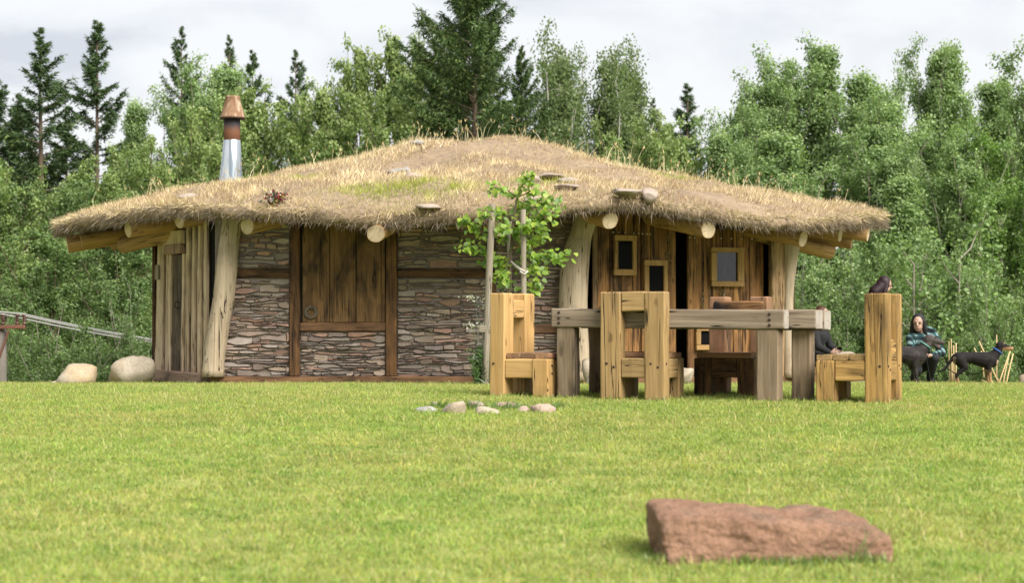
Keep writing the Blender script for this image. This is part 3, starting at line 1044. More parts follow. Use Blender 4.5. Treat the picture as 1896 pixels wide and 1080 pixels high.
shutter = block('shutter', FX(556.5), FX(714.5), YW - 0.009, YW - 0.004, FZ(597.5), FZ(396), M_['black'], hut)
tag(shutter, 'big closed shutter of wide dark planks')
for (a, b) in ((560.5, 610), (611, 659), (660, 705.5), (706.3, 713)):
    timber('plank', FB((a + b) / 2, 597, -0.024), FB((a + b) / 2, 396, -0.024 + random.uniform(-.006, .006)), (b - a) / F_PX * YW, 0.035, M_['shutter'], shutter, DN, ch=0.005)

# ---- right timber wall, turned a little away
WR0, WR1 = P(1070, 712, 26.62), P(1452, 700, 27.95)
WR0.z = WR1.z = 0.0


def onR(px, dn=0.0):
    """foot of the right wall under photo column px, moved dn outwards"""
    k = (px - HX) / F_PX
    d = WR1 - WR0
    t = (k * WR0.y - WR0.x) / (d.x - k * d.y)
    nrm = Vector((d.y, -d.x, 0)).normalized()
    return WR0 + d * t + nrm * dn


def zat(p, py):
    return ZC - (py - HY) / F_PX * p.y


def vboard(px0, px1, py0, py1, dn, th, mat, parent, name='plank', z0=None, z1=None, **kw):
    p, q = onR(px0, dn), onR(px1, dn)
    m = (p + q) / 2
    a = zat(m, py1) if z0 is None else z0
    b = zat(m, py0) if z1 is None else z1
    nrm = onR(px0, dn + 1) - onR(px0, dn)
    return timber(name, Vector((m.x, m.y, a)), Vector((m.x, m.y, b)), (q - p).length, th, mat, parent, nrm, **kw)


tw = empty('timber_wall', (WR0 + WR1) / 2, 'wall of charred upright planks', parent=hut)
b_edges = [1096, 1106, 1128, 1150, 1171, 1186, 1203, 1219, 1234, 1251]
for i in range(len(b_edges) - 1):
    vboard(b_edges[i] + 0.5, b_edges[i + 1] - 0.5, 398, 702, random.uniform(-0.012, 0.012), 0.04, M_['board'] if i < 1 else M_['charred'], tw, z1=2.45, ch=0.006)
b_edges = [1275, 1302, 1322, 1340, 1360, 1378, 1390, 1402]
for i in range(len(b_edges) - 1):
    vboard(b_edges[i] + 0.5, b_edges[i + 1] - 0.5, 398, 702, -0.05 + random.uniform(-0.012, 0.012), 0.04, M_['charred'], tw, z1=2.45, ch=0.006)
vboard(1252, 1402, 395, 420, 0.0, 0.1, M_['black'], hut, 'door_head', z0=2.12, z1=2.45)
vboard(1403, 1424, 398, 702, -0.16, 0.05, M_['charred'], tw, z1=2.45)
vboard(1424.5, 1449, 398, 702, 0.03, 0.10, M_['board'], tw, z1=2.45, segs=5)
vboard(1449.5, 1466, 398, 702, 0.02, 0.08, M_['board'], tw, z1=2.45, segs=5)
pR = onR(1266, 0)
hbeam('sill_beam', onR(1072, 0.0) + Vector((0, 0, 0.03)), onR(1460, 0.0) + Vector((0, 0, 0.03)), 0.11, 0.2, M_['base_brown'], hut)


def glass(name, refl):
    m, nt, nd, lk, out = new_mat(name)
    vec, rnd = obj_vec(nt)
    n = noise_tex(nt, vec, (1, 1, 1), 6, 3)
    p = principled(nt, out, (0.008, 0.008, 0.008), 0.06, bump_n(nt, n, 0.15, 0.02), 0.5 if refl > 1.5 else 0.12)
    p.inputs['IOR'].default_value = refl
    return m


M_['pane'] = glass('dark_window_glass', 1.22)
M_['pane_bright'] = glass('reflecting_window_glass', 1.7)


def window(o, g, dn, pane, label):
    """o outer frame box and g glass box in photo pixels"""
    w = vboard(g[0] - 1, g[2] + 1, g[1] - 1, g[3] + 1, dn + 0.012, 0.02, pane, hut, 'window', ch=0.002, wob=0)
    tag(w, label)
    rows = ((o[0], o[2], o[1], g[1]), (o[0], o[2], g[3], o[3]))
    for (a, b, c, d_) in rows:
        vboard(a, b, c, d_, dn + 0.04, 0.05, M_['frame'], w, 'frame_board', ch=0.005, segs=1)
    for (a, b) in ((o[0], g[0]), (g[2], o[2])):
        vboard(a + .2, b - .2, g[1] + 0.3, g[3] - 0.3, dn + 0.038, 0.045, M_['frame'], w, 'frame_board', ch=0.005, segs=1)


window((1132, 435.5, 1173.5, 510), (1140, 446, 1166, 499), 0.03, M_['pane'], 'small upright window with yellow frame')
window((1188, 482, 1231.5, 566), (1197, 492, 1224, 556), 0.03, M_['pane'], 'lower small window with yellow frame')
window((1315.5, 458.5, 1376, 530.5), (1325.5, 467.5, 1364.5, 521), -0.02, M_['pane_bright'], 'larger window reflecting the sky')
window((1287, 606, 1322, 648.5), (1296, 613, 1316, 639), -0.02, M_['pane'], 'low window behind the table')
nail_me = lathe('nail', [(0.010, 0), (0.010, 0.006), (0.006, 0.010)], 8)
nail_m = plain('pale_nail', (0.7, 0.66, 0.58), 0.4)
nail_me.materials.append(nail_m)
for (px, py) in ((1133, 430), (1143, 430.5), (1155, 431), (1171, 432), (1180, 432), (1187, 433), (1195, 433), (1201, 433.5), (1278, 440), (1287, 440.5), (1336, 441.5), (1355, 442), (1374, 442.5), (1393, 442.5)):
    p = onR(px, 0.035 if px < 1250 else -0.015)
    nrm = (onR(px, 1) - onR(px, 0)).normalized()
    M = nrm.to_track_quat('Z', 'Y').to_matrix().to_4x4(); M.translation = Vector((p.x, p.y, zat(p, py)))
    add('nail', nail_me, tw, M)

# ---- left board wall with the narrow door
WL0, WL1 = P(392, 712, 26.65), P(287, 712, 28.7)
WL0.z = WL1.z = 0.0


def onL(px, dn=0.0):
    k = (px - HX) / F_PX
    d = WL1 - WL0
    t = (k * WL0.y - WL0.x) / (d.x - k * d.y)
    nrm = Vector((d.y, -d.x, 0)).normalized()
    if nrm.y > 0: nrm = -nrm
    return WL0 + d * t + nrm * dn


lw = empty('board_wall', (WL0 + WL1) / 2, 'wall of narrow pale upright boards and battens', parent=hut)


def lboard(px0, px1, py0, py1, dn, th, mat, parent, name='board', lean=0.0, **kw):
    p, q = onL(px0, dn), onL(px1, dn)
    m = (p + q) / 2
    nrm = onL(px0, dn + 1) - onL(px0, dn)
    lv = (WL0 - WL1).normalized() * lean
    return timber(name, Vector((m.x, m.y, zat(m, py1))), Vector((m.x, m.y, zat(m, py0))) + lv, (q - p).length, th, mat, parent, nrm, ch=0.006, **kw)


for i, (a, b) in enumerate(((287, 297), (298, 305), (306, 310.5), (311, 317), (343, 348), (349, 353.5), (354.5, 360), (361, 364.5), (365.5, 371), (372, 376), (377, 382), (383, 388))):
    lboard(a, b, 400, 692, 0.03 if i % 2 else -0.015, 0.05, M_['pale_board'], lw, lean=0.16 * (388 - a) / 100)
p, q = onL(286, -0.06), onL(390, -0.06)
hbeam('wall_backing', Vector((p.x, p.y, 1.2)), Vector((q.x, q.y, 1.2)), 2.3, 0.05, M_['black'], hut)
door = lboard(320, 341.5, 472, 689, 0.0, 0.05, M_['old_door'], hut, 'door', segs=5, lean=0.06)
tag(door, 'narrow door of cracked grey wood')
lboard(317.3, 320.2, 470, 690, 0.03, 0.05, M_['pale_board'], door, 'door_jamb', lean=0.06)
lboard(341.3, 344.5, 470, 690, 0.03, 0.05, M_['pale_board'], door, 'door_jamb', lean=0.06)
lboard(316.5, 346, 453, 470.5, 0.06, 0.09, M_['base_pink'], door, 'lintel', segs=1)
lboard(314, 350, 428, 452.5, 0.07, 0.08, M_['pale_board'], door, 'lintel', segs=1)
p = onL(333.5, 0.04); c0 = Vector((p.x, p.y, zat(p, 565)))
hk = [c0 + Vector((0.035 * math.cos(t), -0.02, 0.045 * math.sin(t))) for t in np.linspace(0.6, 5.6, 10)]
add('door_hook', tube_mesh('door_hook', [(np.array([tuple(q) for q in hk]), np.full(10, 0.009))]), door, None, M_['iron'])
lboard(297.5, 303, 491, 518, 0.075, 0.03, M_['stake'], lw, 'name_plaque', segs=1)
p, q = onL(283.5, 0.05), onL(391, 0.05)
hbeam('sill_beam', Vector((p.x, p.y, 0.07)), Vector((q.x, q.y, 0.07)), 0.15, 0.22, M_['base_pink'], hut)

# ---- back walls (closing the house), floor
ring = [WL1 + Vector((-0.02, 0, 0)), Vector((-5.15, 31.6, 0)), Vector((-3.2, 34.0, 0)), Vector((0.2, 34.4, 0)), Vector((3.2, 33.2, 0)), Vector((4.35, 30.8, 0)), WR1 + Vector((0.05, 0, 0))]
for i in range(len(ring) - 1):
    a, b = ring[i], ring[i + 1]
    d = (b - a); nb = max(3, int(d.length / 0.3))
    nrm = Vector((-d.y, d.x, 0)).normalized()
    for k in range(nb):
        m = a + d * ((k + 0.5) / nb)
        timber('plank', Vector((m.x, m.y, -2.2)), Vector((m.x, m.y, 2.5)), d.length / nb + 0.004, 0.05, M_['dark_timber'], hut, nrm, segs=1)
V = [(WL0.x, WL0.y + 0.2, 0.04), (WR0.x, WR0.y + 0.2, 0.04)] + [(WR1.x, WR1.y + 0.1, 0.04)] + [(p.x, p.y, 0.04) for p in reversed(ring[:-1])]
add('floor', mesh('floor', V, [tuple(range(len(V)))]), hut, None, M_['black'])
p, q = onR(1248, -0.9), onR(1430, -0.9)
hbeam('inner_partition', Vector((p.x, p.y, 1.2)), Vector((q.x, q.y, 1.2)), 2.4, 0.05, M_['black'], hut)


# ---- crooked bare trunks holding the eaves
def trunk_post(rows, d, label, depth=0.9, top_extra=0.3):
    """rows of (y, left, right) photo pixels down the trunk"""
    ys_ = np.array([r[0] for r in rows], float); l = np.array([r[1] for r in rows], float); r_ = np.array([r[2] for r in rows], float)
    n, sd = 26, 22
    V, F = [], []
    sy = np.linspace(ys_[-1], ys_[0], n)
    off = random.random() * 50
    base = P((l[-1] + r_[-1]) / 2, ys_[-1], d)
    for i, yy in enumerate(sy):
        a, b = np.interp(yy, ys_, l), np.interp(yy, ys_, r_)
        c = P((a + b) / 2, yy, d); rad = (b - a) / 2 / F_PX * d
        for k in range(sd):
            t = 2 * math.pi * k / sd
            w = 1 + 0.10 * mnoise.noise(Vector((math.cos(t) * 1.8, math.sin(t) * 1.8, c.z * 1.1 + off))) + 0.05 * mnoise.noise(Vector((math.cos(t) * 5, math.sin(t) * 5, c.z * 1.5 + off)))
            V.append((c.x + rad * w * math.cos(t) - base.x, c.y + rad * depth * w * math.sin(t) - base.y, c.z - base.z))
    for i in range(n - 1):
        for k in range(sd):
            a, b = i * sd + k, i * sd + (k + 1) % sd
            F.append((a, b, b + sd, a + sd))
    F.append(tuple(reversed(range(sd)))); F.append(tuple((n - 1) * sd + k for k in range(sd)))
    o = add('trunk_post', mesh('trunk_post', V, F, True), hut, Matrix.Translation(base), M_['post'])
    return tag(o, label)


trunk_post([(385, 416, 460), (415, 411, 448), (450, 406, 443), (500, 399, 440), (550, 394, 435), (600, 386, 425), (650, 378, 418), (680, 374, 415), (698, 372, 417)], 26.4, 'crooked bleached trunk beside the boards')
trunk_post([(385, 1066, 1112), (412, 1060, 1107), (430, 1056, 1098), (450, 1048, 1094), (470, 1042, 1092), (500, 1037, 1090), (560, 1034, 1088), (620, 1036, 1090), (705, 1034, 1094)], 26.35, 'thick bleached trunk with a knot')
trunk_post([(420, 1450, 1488), (450, 1450, 1483), (480, 1451, 1477), (520, 1451, 1471), (560, 1450, 1468), (620, 1450, 1470), (700, 1449, 1473)], 27.9, 'slim bleached trunk at the far corner')

# ---- chimney
def chimney_mats():
    m, nt, nd, lk, out = new_mat('galvanised_sheet')
    vec, rnd = obj_vec(nt)
    n = noise_tex(nt, vec, (13, 13, 0.4), 1, 3)
    c = mixc(nt, rng_map(nt, n, 0.4, 0.6), (0.33, 0.38, 0.42), (0.66, 0.69, 0.71))
    principled(nt, out, c, rng_map(nt, n, 0.3, 0.7, 0.22, 0.42), None, 0.5, 0.85)
    m2, nt, nd, lk, out = new_mat('rusted_steel')
    vec, rnd = obj_vec(nt)
    n = noise_tex(nt, vec, (1, 1, 1), 9, 6, 0.65, 0.3); n2 = noise_tex(nt, vec, (10, 10, 3), 1, 5, 0.65, 0.5)
    c = mixc(nt, rng_map(nt, n, 0.35, 0.65), (0.17, 0.092, 0.05), (0.25, 0.155, 0.095))
    c = mixc(nt, rng_map(nt, n2, 0.52, 0.62), c, (0.40, 0.31, 0.22))
    principled(nt, out, c, 0.8, bump_n(nt, n, 0.4, 0.01), 0.2)
    m3, nt, nd, lk, out = new_mat('dark_rusted_pipe')
    vec, rnd = obj_vec(nt)
    tc = nd.new('ShaderNodeTexCoord'); sx = nd.new('ShaderNodeSeparateXYZ'); lk.new(tc.outputs['Object'], sx.inputs[0])
    n = noise_tex(nt, vec, (1, 1, 1), 8, 6, 0.65, 0.3)
    f = math_n(nt, 'ADD', math_n(nt, 'MULTIPLY', n, 0.35), math_n(nt, 'MULTIPLY', sx.outputs[2], -1.9))
    c = mixc(nt, rng_map(nt, f, -0.35, -0.1), (0.035, 0.03, 0.034), (0.13, 0.055, 0.028))  # rust colour below, near-black towards the top of the pipe
    principled(nt, out, c, 0.75, None, 0.25)
    return m, m2, m3


mg, mr, mp_ = chimney_mats()
DC = 30.9
cb_ = P(427.5, 352, DC)
u = DC / F_PX
Mt = Matrix.Translation(P(429.5, 262, DC))
ch = add('chimney', lathe('chimney', [(15.2 * u, -20 * u), (15.2 * u, 46 * u)]), hut, Mt, mp_)
tag(ch, 'rusted stove pipe, darker towards the top')
Vc = []
n_ = 28
prof = [(25.5, -110, -3.4), (23.0, -88, -2.6), (18.8, -40, -0.8), (15.6, 2.0, 0.0), (15.2, 2.6, 0)]
V, F = [], []
for (r_, zz, ox) in prof:
    for k in range(n_):
        a = 2 * math.pi * k / n_
        V.append(((r_ * math.cos(a) + ox) * u, r_ * math.sin(a) * u, zz * u))
for i in range(len(prof) - 1):
    for k in range(n_):
        a, b = i * n_ + k, i * n_ + (k + 1) % n_
        F.append((a, b, b + n_, a + n_))
add('metal_cone', mesh('metal_cone', V, F, True), ch, Mt, mg)
capm = lathe('cap', [(22.6 * u, 0), (23.4 * u, 1.2 * u), (23.4 * u, 2.6 * u), (22.2 * u, 4 * u), (13.4 * u, 37 * u), (13.8 * u, 38 * u), (13.8 * u, 40.5 * u), (13.2 * u, 41.5 * u), (11.5 * u, 41.5 * u), (11.5 * u, 34 * u)])
add('cap', capm, ch, Matrix.Translation(P(430.8, 219, DC)), mr)
rim = lathe('cap_rim', [(23.6 * u, 0), (24.0 * u, 0.8 * u), (24 * u, 2.2 * u), (23.5 * u, 2.8 * u)])
add('cap_rim', rim, ch, Matrix.Translation(P(430.8, 220.2, DC)), M_['iron'])
# ------------------------------------------------------------------ table and chairs of squared timber
bolt_me = lathe('bolt', [(0.012, -0.004), (0.012, 0.002), (0.008, 0.005)], 10)
bolt_me.materials.append(M_['iron'])


def bolt(parent, p, nrm, s=1.0):
    M = nrm.to_track_quat('Z', 'Y').to_matrix().to_4x4() @ Matrix.Scale(s, 4)
    M.translation = p
    return add('bolt', bolt_me, parent, M)


def chair(px, d, yaw, label, mats, W=0.56, Dp=0.57, H=0.95, pw=0.17, pd=0.155, lw=0.16, seat_h=0.41, rail=0.175, top=('between', 0.17, 0.0), double_back=False, hh=(0, 0)):
    """px, d: middle of its footprint; yaw: which way the sitter faces (0 = away from the camera, clockwise)"""
    x = (px - HX) / F_PX * d
    base = Vector((x, d, gz(x, d) - 0.015))
    f = Vector((math.sin(yaw), math.cos(yaw), 0)); s = Vector((math.cos(yaw), -math.sin(yaw), 0))
    root = empty('timber_chair', base, label, 'chair', 'heavy timber chairs around the table')
    mp, ml, mr, ms = mats
    Z = Vector((0, 0, 1))
    yb, yf = -Dp / 2 + pd / 2, Dp / 2 - lw / 2
    xs = W / 2 - pw / 2
    lower = seat_h - 0.045
    for k, sx in enumerate((-1, 1)):
        a = base + s * sx * xs + f * yb
        timber('back_post', a, a + Z * (H + hh[k]), pw, pd, mp, root, f, segs=4, ch=0.011)
        for zz, off in ((seat_h - 0.09, -0.035), (seat_h - 0.12, 0.03)):
            bolt(root, a + s * off - f * (pd / 2 + 0.001) + Z * zz, -f)
            if off < 0: bolt(root, a + f * off + s * sx * (pw / 2 + 0.001) + Z * zz, s * sx)
        b = base + s * sx * (W / 2 - lw / 2) + f * yf
        timber('front_leg', b, b + Z * lower, lw, lw, ml, root, f, segs=3, ch=0.010)
        for zz in (lower - 0.06, lower - 0.13):
            bolt(root, b + f * (lw / 2 + 0.001) + Z * zz, f)
        c0 = base + s * sx * (W / 2 - lw / 2 - 0.004) + f * (yb + pd / 2 + 0.002) + Z * (lower - rail / 2)
        c1 = base + s * sx * (W / 2 - lw / 2 - 0.004) + f * (yf - lw / 2 - 0.002) + Z * (lower - rail / 2)
        hbeam('side_rail', c0, c1, rail - 0.004, lw - 0.012, mr, root, segs=2, ch=0.009)
    c0 = base - s * (xs - pw / 2 - 0.002) + f * yb + Z * (lower - rail / 2); c1 = base + s * (xs - pw / 2 - 0.002) + f * yb + Z * (lower - rail / 2)
    hbeam('back_rail', c0, c1, rail - 0.004, pd - 0.014, mr, root, segs=2, ch=0.009)
    if double_back:
        hbeam('back_rail', c0 + Z * (rail + 0.002), c1 + Z * (rail + 0.002), rail - 0.004, pd - 0.014, mr, root, segs=2, ch=0.009)
    q0 = base - s * (W / 2 - lw - 0.002) + f * yf + Z * (lower - rail / 2); q1 = base + s * (W / 2 - lw - 0.002) + f * yf + Z * (lower - rail / 2)
    hbeam('front_rail', q0, q1, rail - 0.004, lw - 0.014, mr, root, segs=2, ch=0.009)
    kind, th, drop = top
    if kind == 'between':
        zz = H - th / 2 - drop
        hbeam('top_rail', base - s * (xs - pw / 2 - 0.002) + f * yb + Z * zz, base + s * (xs - pw / 2 - 0.002) + f * yb + Z * zz, th, pd - 0.02, mr, root, segs=2, ch=0.009)
    elif kind == 'front':
        zz = H - th / 2 - drop
        hbeam('top_rail', base - s * (W / 2 - 0.02) + f * (yb + pd / 2 + 0.045) + Z * zz, base + s * (W / 2 - 0.07) + f * (yb + pd / 2 + 0.045) + Z * zz, th, 0.085, mr, root, segs=4, ch=0.014, wob=0.006)
    # seat boards run from side to side between the posts
    n = 3
    y0, y1 = yb + pd / 2 + 0.004, yf + lw / 2 + 0.005
    for k in range(n):
        yy = y0 + (y1 - y0) * (k + 0.5) / n
        hbeam('seat_board', base - s * (W / 2 - 0.025) + f * yy + Z * (lower + 0.0255), base + s * (W / 2 - 0.025) + f * yy + Z * (lower + 0.0255), 0.047, (y1 - y0) / n - 0.004, ms, root, segs=2, ch=0.006)
    return root


HON, TAN, STR, CHA, RED = M_['honey'], M_['tan'], M_['streaky'], M_['charred_chair'], M_['reddish']
chair(988, 18.05, R(90 + 30), 'pale yellow timber chair at the left end of the table', (HON, HON, HON, RED), Dp=0.60, W=0.56, H=0.955, top=('between', 0.165, 0.06))
chair(1190, 17.55, R(21), 'tan timber chair with its back to the lawn', (TAN, TAN, TAN, RED), H=0.965, W=0.585, Dp=0.60, pw=0.185, seat_h=0.43)
chair(1358, 18.2, R(180 + 24), 'dark charred timber chair on the far side of the table', (RED, CHA, CHA, RED), H=0.925, W=0.565, Dp=0.58, seat_h=0.41, top=('front', 0.13, 0.045))
chair(1591, 17.05, R(-90 + 24), 'streaky yellow timber chair at the right end of the table', (STR, STR, STR, TAN), H=0.945, W=0.56, Dp=0.61, pd=0.19, seat_h=0.42, top=('none', 0, 0), double_back=True)

PHI = R(21)
tu, tv = Vector((math.cos(PHI), -math.sin(PHI), 0)), Vector((math.sin(PHI), math.cos(PHI), 0))
tl = P(1020, 600, 17.68); tl.z = 0
zt0 = 0.135
table = empty('timber_table', Vector((tl.x + 1.0, 17.6, zt0)), 'long weathered grey timber table on block legs', 'table')
top_z = zt0 + 0.81
GT, GB = M_['grey_timber'], M_['grey_brown']
n_b = 5
bw_ = 0.195
for k in range(n_b):
    s0 = -0.0 + (0.0 if k == 0 else random.uniform(-0.02, 0.02))
    ext = (0.0, 0.23, 0.21, 0.22, 0.20)[k]
    a = tl + tu * s0 + tv * (bw_ * (k + 0.5))
    b = tl + tu * (2.105 + ext) + tv * (bw_ * (k + 0.5))
    th = (0.165, 0.165, 0.165, 0.17, 0.178)[k]
    a.z = top_z - th / 2; b.z = top_z - th / 2 - 0.02
    hbeam('table_beam', a, b, th, bw_ - 0.006, GT, table, segs=7, ch=0.010, end=M_['end_grey'])
for (s_, t_, m_, w_) in ((0.045, 0.02, GB, 0.165), (1.86, 0.02, GB, 0.19), (2.10, 0.30, GB, 0.17), (0.10, 0.74, GB, 0.17)):
    a = tl + tu * (s_ + w_ / 2) + tv * (t_ + w_ / 2)
    a.z = gz(a.x, a.y) - 0.015
    b = a.copy(); b.z = top_z - 0.164 - 0.02 * s_ / 2.1 - 0.004
    timber('table_leg', a, b, w_, w_, m_, table, tv, segs=4, ch=0.011)
for (s_, zs_) in ((0.075, (0.035, 0.083, 0.128)), (1.98, (0.035, 0.083, 0.128))):
    for zz in zs_:
        p = tl + tu * s_ - tv * 0.001; p.z = top_z - zz - 0.01 * s_
        bolt(table, p, -tv, 1.1)

# ------------------------------------------------------------------ stones
M_['red_block'] = stone_mat('red_sandstone', (0.30, 0.175, 0.115), (0.215, 0.122, 0.078), (0.19, 0.13, 0.09), 7, 1.0, 0.05, 0.4)
M_['pale_rock'] = stone_mat('pale_granite', (0.46, 0.40, 0.315), (0.35, 0.30, 0.23), (0.44, 0.32, 0.19), 4.0, 0.5, 0.02, 0.25)
M_['cream_rock'] = stone_mat('cream_limestone', (0.37, 0.315, 0.24), (0.30, 0.245, 0.185), (0.28, 0.205, 0.14), 5.0, 0.5, 0.015, 0.25)
M_['pink_rock'] = stone_mat('pinkish_sandstone', (0.36, 0.27, 0.22), (0.30, 0.21, 0.165), (0.34, 0.285, 0.245), 5.0, 0.5, 0.015, 0.25)
M_['roof_rock'] = stone_mat('sunbleached_pink_stone', (0.37, 0.305, 0.26), (0.29, 0.23, 0.19), (0.34, 0.31, 0.28), 9.0, 0.5, 0.015, 0.2)
M_['grey_rock'] = stone_mat('light_grey_rock', (0.36, 0.345, 0.325), (0.28, 0.265, 0.25), (0.22, 0.205, 0.19), 5.0, 0.5, 0.015, 0.25)


def d_of_y(py, px=948):
    """distance at which the lawn shows at photo row py"""
    for d in np.arange(7.0, 27.0, 0.02):
        if HY + (ZC - gz((px - HX) / F_PX * d, d)) / d * F_PX <= py: return float(d)
    return 27.0


def sandstone_block():
    """long rough-hewn block, higher at its left end, lying across the foreground"""
    d = d_of_y(1046, 1425)
    bm = bmesh.new()
    bmesh.ops.create_cube(bm, size=1.0)
    bmesh.ops.subdivide_edges(bm, edges=bm.edges[:], cuts=1, use_grid_fill=True)
    for _ in range(5):
        bmesh.ops.subdivide_edges(bm, edges=bm.edges[:], cuts=1, use_grid_fill=True)
    L, Dp, H = 1.02, 0.56, 0.24
    off = Vector((4.2, 1.1, 7.7))
    for v in bm.verts:
        p = v.co.copy()
        u, w, h = p.x + 0.5, p.y + 0.5, p.z + 0.5      # along, into depth, up
        # round the arrises of the hewn block
        q = Vector((p.x * 2, p.y * 2, p.z * 2))
        rr = 0.13
        def soft(t, L_):
            return t
        cx, cy, cz = [max(0.0, abs(c) - (1 - e)) / e for c, e in zip(q, (0.05, 0.15, 0.20))]
        k = math.sqrt(cx * cx + cy * cy + cz * cz)
        if k > 1:
            for i, e in enumerate((0.05, 0.15, 0.20)):
                ex = max(0.0, abs(q[i]) - (1 - e)) / e
                q[i] = math.copysign((1 - e) + e * ex / k, q[i]) if ex > 0 else q[i]
        top = float(np.interp(u, [0, 0.06, 0.25, 0.45, 0.6, 0.8, 0.9, 1.0], [1.07, 1.13, 1.09, 1.03, 0.93, 0.89, 0.86, 0.66]))
        x = q.x / 2 * L + (-0.035 * h if u < 0.5 else -0.01 * h)
        y = q.y / 2 * Dp * (1 - 0.18 * h)
        z = (q.z / 2 + 0.5) * H * (1 + (top - 1) * h) * (1 - 0.20 * h * max(0.0, 0.75 - w))
        y += -0.02 * (1 - h)
        pp = Vector((x, y, z)) * 3.0 + off
        n = mnoise.noise(pp) * 0.024 + mnoise.noise(pp * 2.4) * 0.020 + mnoise.noise(pp * 6.0) * 0.014 + mnoise.noise(pp * 13) * 0.010
        nrm = Vector((q.x * 0.3, q.y, q.z)).normalized()
        v.co = Vector((x, y, z)) + nrm * n
    me = bpy.data.meshes.new('sandstone_block')
    bm.to_mesh(me); bm.free()
    me.polygons.foreach_set('use_smooth', [True] * len(me.polygons))
    c = P(1440, 1040, d)
    o = add('sandstone_block', me, None, Matrix.Translation((c.x, d + 0.27, gz(c.x, d) - 0.02)) @ Matrix.Rotation(R(4), 4, 'Z'), M_['red_block'])
    tag(o, 'long rough reddish sandstone block lying in the foreground grass', 'stone block')


sandstone_block()


def rock(name, box, d, mat, label, cat, seed, dep=0.8, flat=0.0, bx=0.45, rough=0.1, group=None, rot=0.0, sub=3, sink=0.10, slant=0.0):
    """box: photo pixel box x0, y0, x1, y1 of what shows"""
    x0, y0, x1, y1 = box
    w, h = (x1 - x0) / F_PX * d, (y1 - y0) / F_PX * d
    c = P((x0 + x1) / 2, y1, d)
    return boulder(name, (w * 0.94, w * dep, h / (1 - sink) * 0.97), seed, mat, (c.x, d + w * dep * 0.3, c.z), rot, flat, label, cat, group, sub, bx, rough, None, sink, slant)


gb = 'boulders beside the hut'
rock('boulder', (98, 668, 178, 718), 27.0, M_['pale_rock'], 'rounded pale boulder left of the big boulder by the hut', 'boulder', 3, 0.8, 0.05, 0.45, 0.07, gb)
rock('boulder', (166, 650, 288, 718), 27.2, M_['pale_rock'], 'big pale boulder with a slanting side against the hut corner', 'boulder', 11, 0.75, 0.0, 0.35, 0.10, gb, slant=0.42)
rock('boulder', (93, 704, 112, 716), 27.0, M_['pale_rock'], 'small pale stone at the far left of the boulders', 'boulder', 5, 0.9, 0, 0.4, 0.1, gb)
rock('boulder', (1073, 664, 1122, 712), 25.2, M_['cream_rock'], 'cream boulder seen between table leg and chair', 'boulder', 7, 0.9, 0, 0.4, 0.1, gb)
rock('boulder', (1083, 688, 1118, 714), 24.6, M_['grey_rock'], 'small light grey rock in front of the cream boulder', 'boulder', 9, 0.8, 0.1, 0.5, 0.15, gb)
rock('boulder', (1248, 680, 1289, 712), 25.4, M_['cream_rock'], 'pale boulder half hidden by the tan chair', 'boulder', 12, 0.9, 0, 0.4, 0.12, gb)
rock('boulder', (1512, 644, 1612, 716), 27.2, M_['cream_rock'], 'broad pale boulder behind the right chair', 'boulder', 15, 0.6, 0.1, 0.45, 0.06, gb)
rock('boulder', (1888, 694, 1925, 718), 26.8, M_['cream_rock'], 'pale stone cut by the right edge of the picture', 'boulder', 17, 0.8, 0, 0.4, 0.1, gb)

gs = 'stones lying in the lawn before the chairs'
for i, (bx_, m_, lab) in enumerate((
        ((768, 751, 812, 768), 'grey_rock', 'flat whitish stone at the left end of the lawn stones'),
        ((796, 745, 818, 757), 'pink_rock', 'low pinkish stone behind the flat whitish one'),
        ((817, 743, 868, 770), 'cream_rock', 'largest tan stone of the lawn stones, slanting to the left'),
        ((862, 744, 900, 762), 'pink_rock', 'pinkish stone just right of the largest tan one'),
        ((878, 753, 926, 771), 'cream_rock', 'long low cream stone at the front of the lawn stones'),
        ((913, 744, 964, 758), 'pink_rock', 'flat pinkish slab at the back of the lawn stones'),
        ((957, 753, 982, 767), 'pink_rock', 'small reddish stone left of the right end slab'),
        ((978, 745, 1031, 768), 'pink_rock', 'flat topped pinkish slab at the right end of the lawn stones'))):
    rock('lawn_stone', (bx_[0] - 2, bx_[1] - 2, bx_[2] + 2, bx_[3]), d_of_y(bx_[3] - 1), M_[m_], lab, 'stone', 30 + i, 0.7, 0.3 if i in (0, 5, 7) else 0.1, 0.6, 0.12, gs, 0.2 * (i % 3 - 1), 3, 0.30)

